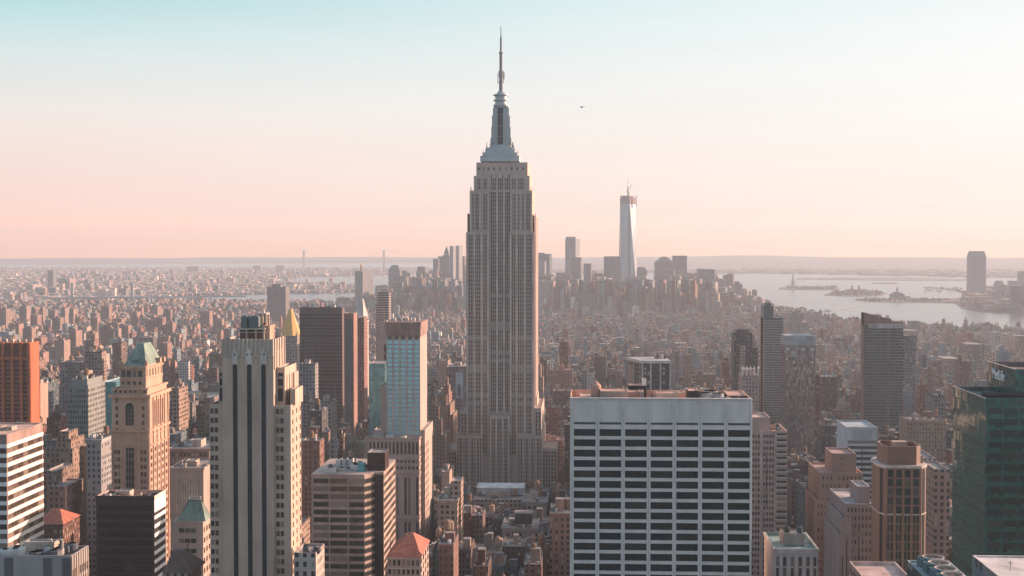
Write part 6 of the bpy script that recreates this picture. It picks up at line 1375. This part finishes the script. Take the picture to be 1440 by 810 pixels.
m.c = (.5, .48, .46); m.face([(p.x, p.y, gz(p.x, p.y) - 1.9) for p in P0]); tag(m.build('wake', M['paint']), kind='stuff')
Y = 2500.0; x, z = fx(818, Y, 150), fz(150.6, Y, 818)
r = thing('helicopter', 'tiny dark helicopter flying in the pale sky right of the tall mast', 'helicopter', (x, Y, z))
m = MB(); m.c = (.08, .08, .09)
bodyR = [(.05, -2.6), (.8, -2.2), (1.05, -1), (1.05, .8), (.7, 1.9), (.28, 2.6)]
for (ra, a), (rb, b_) in zip(bodyR, bodyR[1:]):
    for i in range(8):
        t, t2 = i * math.pi / 4, (i + 1) * math.pi / 4
        m.face([(x + a, Y + ra * math.cos(t), z + ra * math.sin(t)), (x + b_, Y + rb * math.cos(t), z + rb * math.sin(t)), (x + b_, Y + rb * math.cos(t2), z + rb * math.sin(t2)), (x + a, Y + ra * math.cos(t2), z + ra * math.sin(t2))][::-1])
for s in (-.9, .9): m.tube((x - 1.6, Y + s, z - 1.6), (x + 1.4, Y + s, z - 1.6), .07, 4); m.tube((x - .8, Y + s, z - 1.6), (x - .8, Y + s * .6, z - .6), .06, 4); m.tube((x + .7, Y + s, z - 1.6), (x + .7, Y + s * .6, z - .6), .06, 4)
m.build('body', M['paint'], r)
m = MB(); m.c = (.1, .1, .1); m.tube((x + 2.2, Y, z + .2), (x + 5.4, Y, z + .5), .16, 6); m.box(x + 5.1, x + 5.6, Y - .06, Y + .06, z + .3, z + 2); m.build('tail_boom', M['paint'], r)
m = MB(); m.c = (.08, .08, .08); m.tube((x, Y, z + 1), (x, Y, z + 1.7), .15, 6)
for a in range(4): t = a * math.pi / 2 + .4; m.tube((x, Y, z + 1.65), (x + 4 * math.cos(t), Y + 4 * math.sin(t), z + 1.65), .07, 4)
m.build('rotor', M['paint'], r)

# ---------------------------------------------------------------- the city between the landmarks
G = random.Random(77)
def inpoly(P, x, y):
    c = False
    for i in range(len(P)):
        a, b = P[i], P[i - 1]
        if (a[1] > y) != (b[1] > y) and x < (b[0] - a[0]) * (y - a[1]) / (b[1] - a[1]) + a[0]: c = not c
    return c
PROTECT = [(627, 784, 1290, 690), (795, 1062, 533, 880), (290, 457, 560, 830), (155, 240, 700, 715), (-20, 62, 600, 790), (-20, 124, 420, 830), (131, 232, 640, 830), (93, 165, 950, 612), (-20, 57, 1170, 600),
    (236, 297, 620, 830), (52, 96, 760, 768), (58, 124, 860, 716), (118, 158, 800, 720), (435, 558, 690, 830), (542, 602, 640, 830), (512, 606, 1000, 772), (419, 520, 1500, 575), (596, 640, 1240, 664), (613, 648, 900, 762), (662, 740, 1150, 722), (735, 770, 1120, 735), (704, 758, 960, 768),
    (1056, 1110, 700, 800), (880, 944, 1150, 545), (1066, 1103, 1750, 600), (1103, 1148, 1450, 640), (1208, 1272, 1490, 602), (1183, 1236, 950, 640), (1146, 1218, 700, 830), (1180, 1230, 640, 830), (1225, 1306, 600, 830), (1336, 1460, 500, 830), (1270, 1460, 360, 830), (1085, 1155, 520, 830), (1298, 1338, 760, 790),
    (236, 296, 900, 655), (238, 285, 830, 712), (419, 456, 930, 650), (455, 490, 980, 650), (1030, 1068, 1600, 540), (1042, 1068, 1300, 560), (495, 522, 1950, 560), (391, 428, 1700, 520), (528, 550, 2050, 470), ]
PAL = [('red brick', (.26, .105, .08), 4), ('brown brick', (.19, .13, .115), 3), ('tan brick', (.37, .265, .205), 3), ('pinkish brick', (.34, .205, .17), 5), ('grey stone', (.27, .265, .26), 4), ('pale stone', (.42, .36, .31), 2), ('white', (.56, .52, .48), 1), ('dark', (.10, .10, .105), 1), ('blue grey', (.17, .235, .265), 6)]
PW = [p[2] for p in PAL]
ROOFC = [(.10, .10, .10), (.30, .28, .27), (.42, .36, .32), (.22, .21, .21), (.5, .46, .43), (.36, .40, .41), (.45, .30, .24), (.62, .58, .54)]
LOTS = []
AVE = [-165 + 285 * k for k in range(-9, 9)]
def zone(x, y, q):
    px = proj(x, y, 30)[0]
    if y > 4900 and not 480 < px < 1075: return q.triangular(8, 26, 14)
    if y > 4200 and px < 480: return q.triangular(8, 22, 13)
    if y < 1400: h = q.triangular(28, 105, 52)
    elif y < 2300: h = q.triangular(15, 62, 30)
    elif y < 3400: h = q.triangular(10, 36, 17)
    elif y < 5000: h = q.triangular(8, 26, 14)
    else: h = q.triangular(15, 150, 30) * min(1, max(.3, (1090 - px) / 110)) * min(1, max(.35, (px - 470) / 110))
    if q.random() < (.13 if 1400 < y < 3800 else .05): h *= 1.8
    return min(h, 125) if y > 5000 else h
def lot(x0, x1, y0, y1, q, free=False):
    cx, cy = (x0 + x1) / 2, (y0 + y1) / 2
    pl, _ = proj(x0, y0, 20); pr, _ = proj(x1, y0, 20)
    if 5200 < y0 and pr > 470 and x1 - x0 < 200 and not free: return
    if pr < -30 or pl > 1470 or not inpoly(MANHATTAN, cx, cy): return
    for h in HERO:
        if h[4] - 1 < x1 and h[5] + 1 > x0 and h[6] - 1 < y1 and h[7] + 1 > y0: return
    z = zone(cx, cy, q)
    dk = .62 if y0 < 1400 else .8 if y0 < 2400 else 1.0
    for a, b, Yh, yb in PROTECT:
        if a < pr and b > pl and y0 < Yh: z = min(z, fz(yb + q.uniform(0, 14), y0))
    if z < 8: return
    i = q.choices(range(len(PAL)), PW)[0]; nm, c, _ = PAL[i]; k = q.uniform(.6, 1.35)
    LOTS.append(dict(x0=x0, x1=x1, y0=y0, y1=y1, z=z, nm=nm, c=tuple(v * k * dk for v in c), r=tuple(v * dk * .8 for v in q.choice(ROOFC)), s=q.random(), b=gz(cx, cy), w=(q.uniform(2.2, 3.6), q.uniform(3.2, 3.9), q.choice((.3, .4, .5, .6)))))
y = 440.0
while y < 6200:
    far = y > 2800
    step = 80 if y < 3600 else 66
    for k in range(len(AVE) - 1):
        a, b = AVE[k] + 14, AVE[k + 1] - 14
        segs = [(a, b)] if not far else [(a, (a + b) / 2 - 8), ((a + b) / 2 + 8, b)]
        for a, b in segs:
            for ya, yb in ((y + 8, y + step / 2 - 1), (y + step / 2 + 1, y + step - 8)):
                x = a
                while x < b - 7:
                    w = G.choice((7, 8, 10, 12, 15, 20, 30)) * (1.0 if y < 2300 else .8) * G.uniform(.9, 1.1); w = min(w, b - x)
                    if b - x - w < 7: w = b - x
                    lot(x, x + w - .4, ya + G.uniform(-2, 2), yb - G.uniform(0, 7), G); x += w
    y += step
DOWN = [('blue grey', (.16, .19, .21), 3), ('grey stone', (.20, .205, .21), 3), ('pinkish brick', (.27, .215, .20), 2), ('pale stone', (.34, .29, .27), 2), ('dark', (.12, .135, .15), 2)]
KEEP = PAL; 
for i in range(1500):                                         # the irregular streets downtown
    PAL = DOWN if i % 3 else KEEP; PW = [p[2] for p in PAL]
    px = G.uniform(470, 1130); Yd = G.uniform(5000, 7000); x = fx(px, Yd); w = G.uniform(22, 60) if i % 3 else G.uniform(15, 30)
    lot(x, x + w, Yd, Yd + G.uniform(20, 45), G, True)
PAL = KEEP; PW = [p[2] for p in PAL]
for i in range(64):                                           # big office blocks of the financial district
    px = G.choice((G.uniform(560, 655), G.uniform(750, 860), G.uniform(840, 1040), G.uniform(900, 1020))); Yd = G.uniform(5300, 6700); x = fx(px, Yd); h = G.triangular(60, 150, 95) * min(1, max(.4, (1075 - px) / 90)); b_ = gz(x, Yd)
    if not inpoly(MANHATTAN, x, Yd): continue
    LOTS.append(dict(x0=x, x1=x + G.uniform(35, 75), y0=Yd, y1=Yd + G.uniform(25, 40), z=h + b_, nm='blue grey', c=G.choice([(.15, .18, .20), (.19, .20, .21), (.22, .205, .205), (.13, .16, .185)]), r=(.25, .25, .25), s=1.0, b=b_, w=(3, 4, .5)))
for i in range(46):                                           # slab estates of the east side, in loose rows
    Yd = 2700 + 330 * (i % 6) + G.uniform(-30, 30); x = fx(G.uniform(-25, 345), Yd); h = G.uniform(40, 62)
    LOTS.append(dict(x0=x, x1=x + G.uniform(17, 30), y0=Yd, y1=Yd + G.uniform(18, 34), z=h + gz(x, Yd), nm='brown brick', c=G.choice([(.28, .17, .14), (.31, .20, .165), (.24, .165, .145)]), r=(.3, .25, .22), s=1.0, b=gz(x, Yd), w=(2.8, 2.9, .4)))
# what shows: a coarse painter's pass, far to near
W2, H2 = 720, 405
idb = np.full((H2, W2), -1, dtype=np.int32)
def rect(x0, x1, y0, y1, z0, z1):
    p = [proj(x, y, z1) for x in (x0, x1) for y in (y0, y1)]; q0 = proj(x0, y0, z0); q1 = proj(x1, y0, z0)
    return min(min(a[0] for a in p), q0[0]), max(max(a[0] for a in p), q1[0]), min(a[1] for a in p), max(q0[1], q1[1])
items = [(l['y0'], i, rect(l['x0'], l['x1'], l['y0'], l['y1'], l['b'], l['z'])) for i, l in enumerate(LOTS)] + [(h[6], -2, rect(*h[4:8], 0, fz(h[2], h[6]))) for h in HERO if h[8] not in ('mast-topped skyscraper', 'pale striped tower', 'tapering glass tower')]
for d_, i, (a, b, t, u) in sorted(items, key=lambda q: -q[0]):
    a, b, t, u = int(a / 2), int(math.ceil(b / 2)), int(t / 2), int(math.ceil(u / 2))
    idb[max(t, 0):max(u, 0), max(a, 0):max(b, 0)] = i
cnt = np.bincount(idb[idb >= 0].ravel(), minlength=len(LOTS))
order = np.argsort(-cnt)[:288]; SHOW = set(int(i) for i in order if cnt[i] > 2)

def furnish(m, l, q, near, tankm=None, bulk=None):
    """Roof furniture of a generic block; into mesh m, or into fresh meshes for tanks and bulkheads."""
    x0, x1, y0, y1, z = l['x0'], l['x1'], l['y0'], l['y1'], l['z']; W, D = x1 - x0, y1 - y0; nt = 0
    for k in range(1 + (W > 20) + (q.random() < .4)):
        a = x0 + W * q.uniform(.08, .6); c = y0 + D * q.uniform(.15, .6); h = q.triangular(2.2, 9, 3.5) if near else q.triangular(1.5, 5, 2.4)
        t = MB() if bulk is not None else m
        if bulk is not None: bulk.append(('bulkhead', t))
        kk = q.uniform(.7, 1.3); t.c = tuple(v * kk for v in (l['c'] if q.random() < .6 else (.30, .235, .19)))
        t.box(a, max(a + 1.5, min(a + q.uniform(2.5, 7), x1 - .5)), c, max(c + 1.5, min(c + q.uniform(3, 7), y1 - .5)), z - .8, z + h, 2, 2, c=t.c, tc=(.3, .28, .27))
    if near:
        for k in range(q.randint(4, 10)):
            t = MB() if bulk is not None else m
            if bulk is not None: bulk.append(('roof_unit', t))
            t.c = q.choice(((.55, .55, .54), (.2, .2, .2), (.45, .38, .32)))
            a = x0 + W * q.uniform(.05, .85); c = y0 + D * q.uniform(.05, .8); t.box(a, a + q.uniform(.8, 2.2), c, c + q.uniform(.8, 2.2), z - .8, z + q.uniform(.4, 1.6), 2, 2, c=t.c)
    return nt
def tankmesh(t, x, y, z, q, near, mi=2):
    r_ = q.uniform(1.5, 2.2); t.c = q.choice(((.23, .14, .095), (.30, .19, .13), (.19, .13, .10), (.34, .24, .18))); lg = q.uniform(2.5, 5)
    n = 10 if near else 6
    for i in range(4):
        a = math.pi / 4 + i * math.pi / 2; t.box(x + r_ * .7 * math.cos(a) - .14, x + r_ * .7 * math.cos(a) + .14, y + r_ * .7 * math.sin(a) - .14, y + r_ * .7 * math.sin(a) + .14, z - .9, z + lg, mi, mi, c=(.12, .1, .09))
    t.lathe(x, y, [(.05, z + lg), (r_, z + lg), (r_ * .97, z + lg + 3.9), (r_ * 1.05, z + lg + 3.9), (.05, z + lg + 5.6)], n, mi)
def body(m, l, q):
    x0, x1, y0, y1, z = l['x0'], l['x1'], l['y0'], l['y1'], l['z']; m.c, m.w = l['c'], l['w']; W, D = x1 - x0, y1 - y0
    par = .9 if y0 < 2600 else 0
    if y0 > 4990:
        cx, cy, t = (x0 + x1) / 2, (y0 + y1) / 2, math.radians((0, -8, -20)[int(l['s'] * 97) % 3])
        R4 = [(cx + (x - cx) * math.cos(t) - (y - cy) * math.sin(t), cy + (x - cx) * math.sin(t) + (y - cy) * math.cos(t)) for x, y in ((x0, y0), (x1, y0), (x1, y1), (x0, y1))]
        m.prism(R4, l['b'], z, 0, 1, None, None, l['r'])
    elif l['s'] < .16 and z > 40 and W > 18:                  # set back near the top
        m.box(x0, x1, y0, y1, l['b'], z * .72, 0, 1, par, tc=l['r']); m.box(x0 + W * .12, x1 - W * .1, y0 + D * .12, y1, l['b'] + z * .6, z * .88, 0, 1, par, tc=l['r']); m.box(x0 + W * .22, x1 - W * .2, y0 + D * .22, y1 - .5, z * .8, z, 0, 1, par, tc=l['r'])
        l['set'] = True
    else: m.box(x0, x1, y0, y1, l['b'], z, 0, 1, par, tc=l['r'])
mats = [M['city'], M['roof'], M['paint']]
rest = MB(); INDIV = []
for i, l in enumerate(LOTS):
    q = random.Random(i * 7 + 1); near = l['y0'] < 2300
    W, D = l['x1'] - l['x0'], l['y1'] - l['y0']
    nt = q.choices((0, 1, 2), (45, 42, 13))[0] if l['y0'] < 3000 and l['z'] > 18 else (1 if q.random() < .25 and l['y0'] < 4200 else 0)
    spots = [(l['x0'] + W * q.uniform(.15, .85), l['y0'] + D * q.uniform(.2, .8)) for _ in range(nt)]
    if i in SHOW:
        r = thing('city_building', '', 'building', ((l['x0'] + l['x1']) / 2, (l['y0'] + l['y1']) / 2, l['b']), 'lesser buildings between the towers')
        m = MB(); body(m, l, q); zz = l['z']; m.build('wall', mats, r)
        pieces = []; furnish(None, l, q, near, None, pieces)
        for nm_, bm_ in pieces: bm_.build(nm_, mats, r)
        for x, y in spots: t = MB(); tankmesh(t, x, y, l['z'], q, near); t.build('water_tank', mats, r)
        if near and l['s'] > .4:
            m = MB(); m.c = tuple(min(1, v * 1.25) for v in l['c']); e = .5
            m.box(l['x0'] - .1, l['x1'] + .1, l['y0'] - e, l['y0'] - .01, zz - 1.3, zz - .1); m.box(l['x0'] - .05, l['x1'] + .05, l['y0'] - .3, l['y0'] - .01, zz - 5.2, zz - 4.7); m.build('cornice', M['paint'], r)
        l['tanks'] = nt; INDIV.append((i, l, r))
    elif cnt[i] > 0 or l['y0'] < 3200:
        body(rest, l, q); furnish(rest, l, q, near and cnt[i] > 0)
        for x, y in spots: tankmesh(rest, x, y, l['z'], q, False)
# flats across the rivers: low houses, sheds and blocks
def scatter(poly, n, px0, px1, py0, py1, hs, ws, pal):
    k = 0
    for _ in range(n * 6):
        if k >= n: break
        x, y = ground(G.uniform(px0, px1), G.uniform(py0, py1))
        if not inpoly(poly, x, y): continue
        w, d = G.uniform(*ws), G.uniform(*ws); h = G.triangular(hs[0], hs[1], hs[0] + (hs[1] - hs[0]) * .2); b = gz(x, y); c = G.choice(pal); f = G.uniform(.8, 1.3)
        rest.c = tuple(min(.85, v * f) for v in c); rest.w = (4, 4, .4); rest.box(x, x + w, y, y + d, b, b + h, 2, 2, c=rest.c, tc=G.choice(ROOFC)); k += 1
FARPAL = [(.32, .2, .16), (.4, .3, .25), (.55, .45, .38), (.25, .22, .22), (.16, .17, .175), (.40, .25, .2), (.2, .2, .2), (.3, .2, .17)]
scatter(BROOKLYN, 9500, -60, 700, 377, 440, (6, 15), (12, 55), FARPAL); scatter(BROOKLYN, 170, -60, 520, 380, 430, (25, 50), (18, 40), FARPAL)
SI = gp([(700, 383), (930, 384.2), (1110, 384.8), (1180, 386.2), (1440, 391), (1560, 393), (1560, 380), (700, 379.5)])
scatter(SI, 700, 700, 1500, 379, 391, (8, 22), (30, 110), FARPAL)
JC = gp([(1352, 419), (1356, 431), (1380, 437), (1440, 439.5), (1560, 445), (1560, 408), (1376, 407)])
scatter(JC, 260, 1340, 1500, 407, 440, (10, 40), (20, 70), FARPAL); scatter(JC, 40, 1392, 1500, 418, 440, (30, 110), (25, 45), [(.22, .2, .2), (.25, .22, .21)])
tag(rest.build('city_blocks', mats), kind='stuff')

# ---------------------------------------------------------------- labels that single out each lesser building
def ordw(n):
    one = ['', 'first', 'second', 'third', 'fourth', 'fifth', 'sixth', 'seventh', 'eighth', 'ninth', 'tenth', 'eleventh', 'twelfth', 'thirteenth', 'fourteenth', 'fifteenth', 'sixteenth', 'seventeenth', 'eighteenth', 'nineteenth', 'twentieth']
    return one[n] if n <= 20 else 'twenty-' + one[n - 20] if n < 30 else str(n) + 'th'
REF = [h for h in HERO if h[8]]
def relate(px, py, Y):
    best = None
    for h in REF:
        cx = (h[0] + h[1]) / 2; dx = px - cx; hw = (h[1] - h[0]) / 2
        gap = max(0, abs(dx) - hw); d_ = gap + abs(Y - h[3]) * .12 * (500 / max(Y, 500))
        if best is None or d_ < best[0]: best = (d_, h, dx, hw)
    _, h, dx, hw = best
    if abs(dx) < hw * .9: w = 'in front of the' if Y < h[3] else 'behind the'
    else: w = 'right of the' if dx > 0 else 'left of the'
    return w + ' ' + h[8]
ent = []
for i, l, r in INDIV:
    ys, xs_ = np.nonzero(idb == i); px, py = float(xs_.mean() * 2), float(ys.min() * 2)
    W = l['x1'] - l['x0']; size = 'narrow' if W < 11 else 'wide' if W > 24 else ''
    tall = 'tall' if l['z'] > 62 else 'low' if l['z'] < 24 else ''
    tk = {0: '', 1: ' with rooftop tank', 2: ' with two rooftop tanks'}[l['tanks']] if l['y0'] < 1500 else ''
    nm = ('stepped ' if l.get('set') else '') + l['nm']
    base = ' '.join(t for t in (tall, size, nm, 'building') if t) + tk + ' ' + relate(px, py, l['y0'])
    if len(base.split()) > 12: base = base.replace(tk, '') if tk else base
    ent.append((base, px, r))
for o in [o for o in COL.objects if '_slab' in o]:
    px = o['_slab']; del o['_slab']; ent.append(('brick apartment slab with sunlit end, ' + relate(px, 440, o.location.y), px, o))
by = {}
for b_, px, r in ent: by.setdefault(b_, []).append((px, r))
for b_, L in by.items():
    L.sort(key=lambda q: q[0])
    for k, (px, r) in enumerate(L): r['label'] = b_ if len(L) == 1 else f'{b_}, {ordw(k + 1)} from left'
print('LOTS', len(LOTS), 'INDIV', len(INDIV), 'objects', len(COL.objects), 'faces', sum(len(o.data.polygons) for o in COL.objects if o.type == 'MESH'))
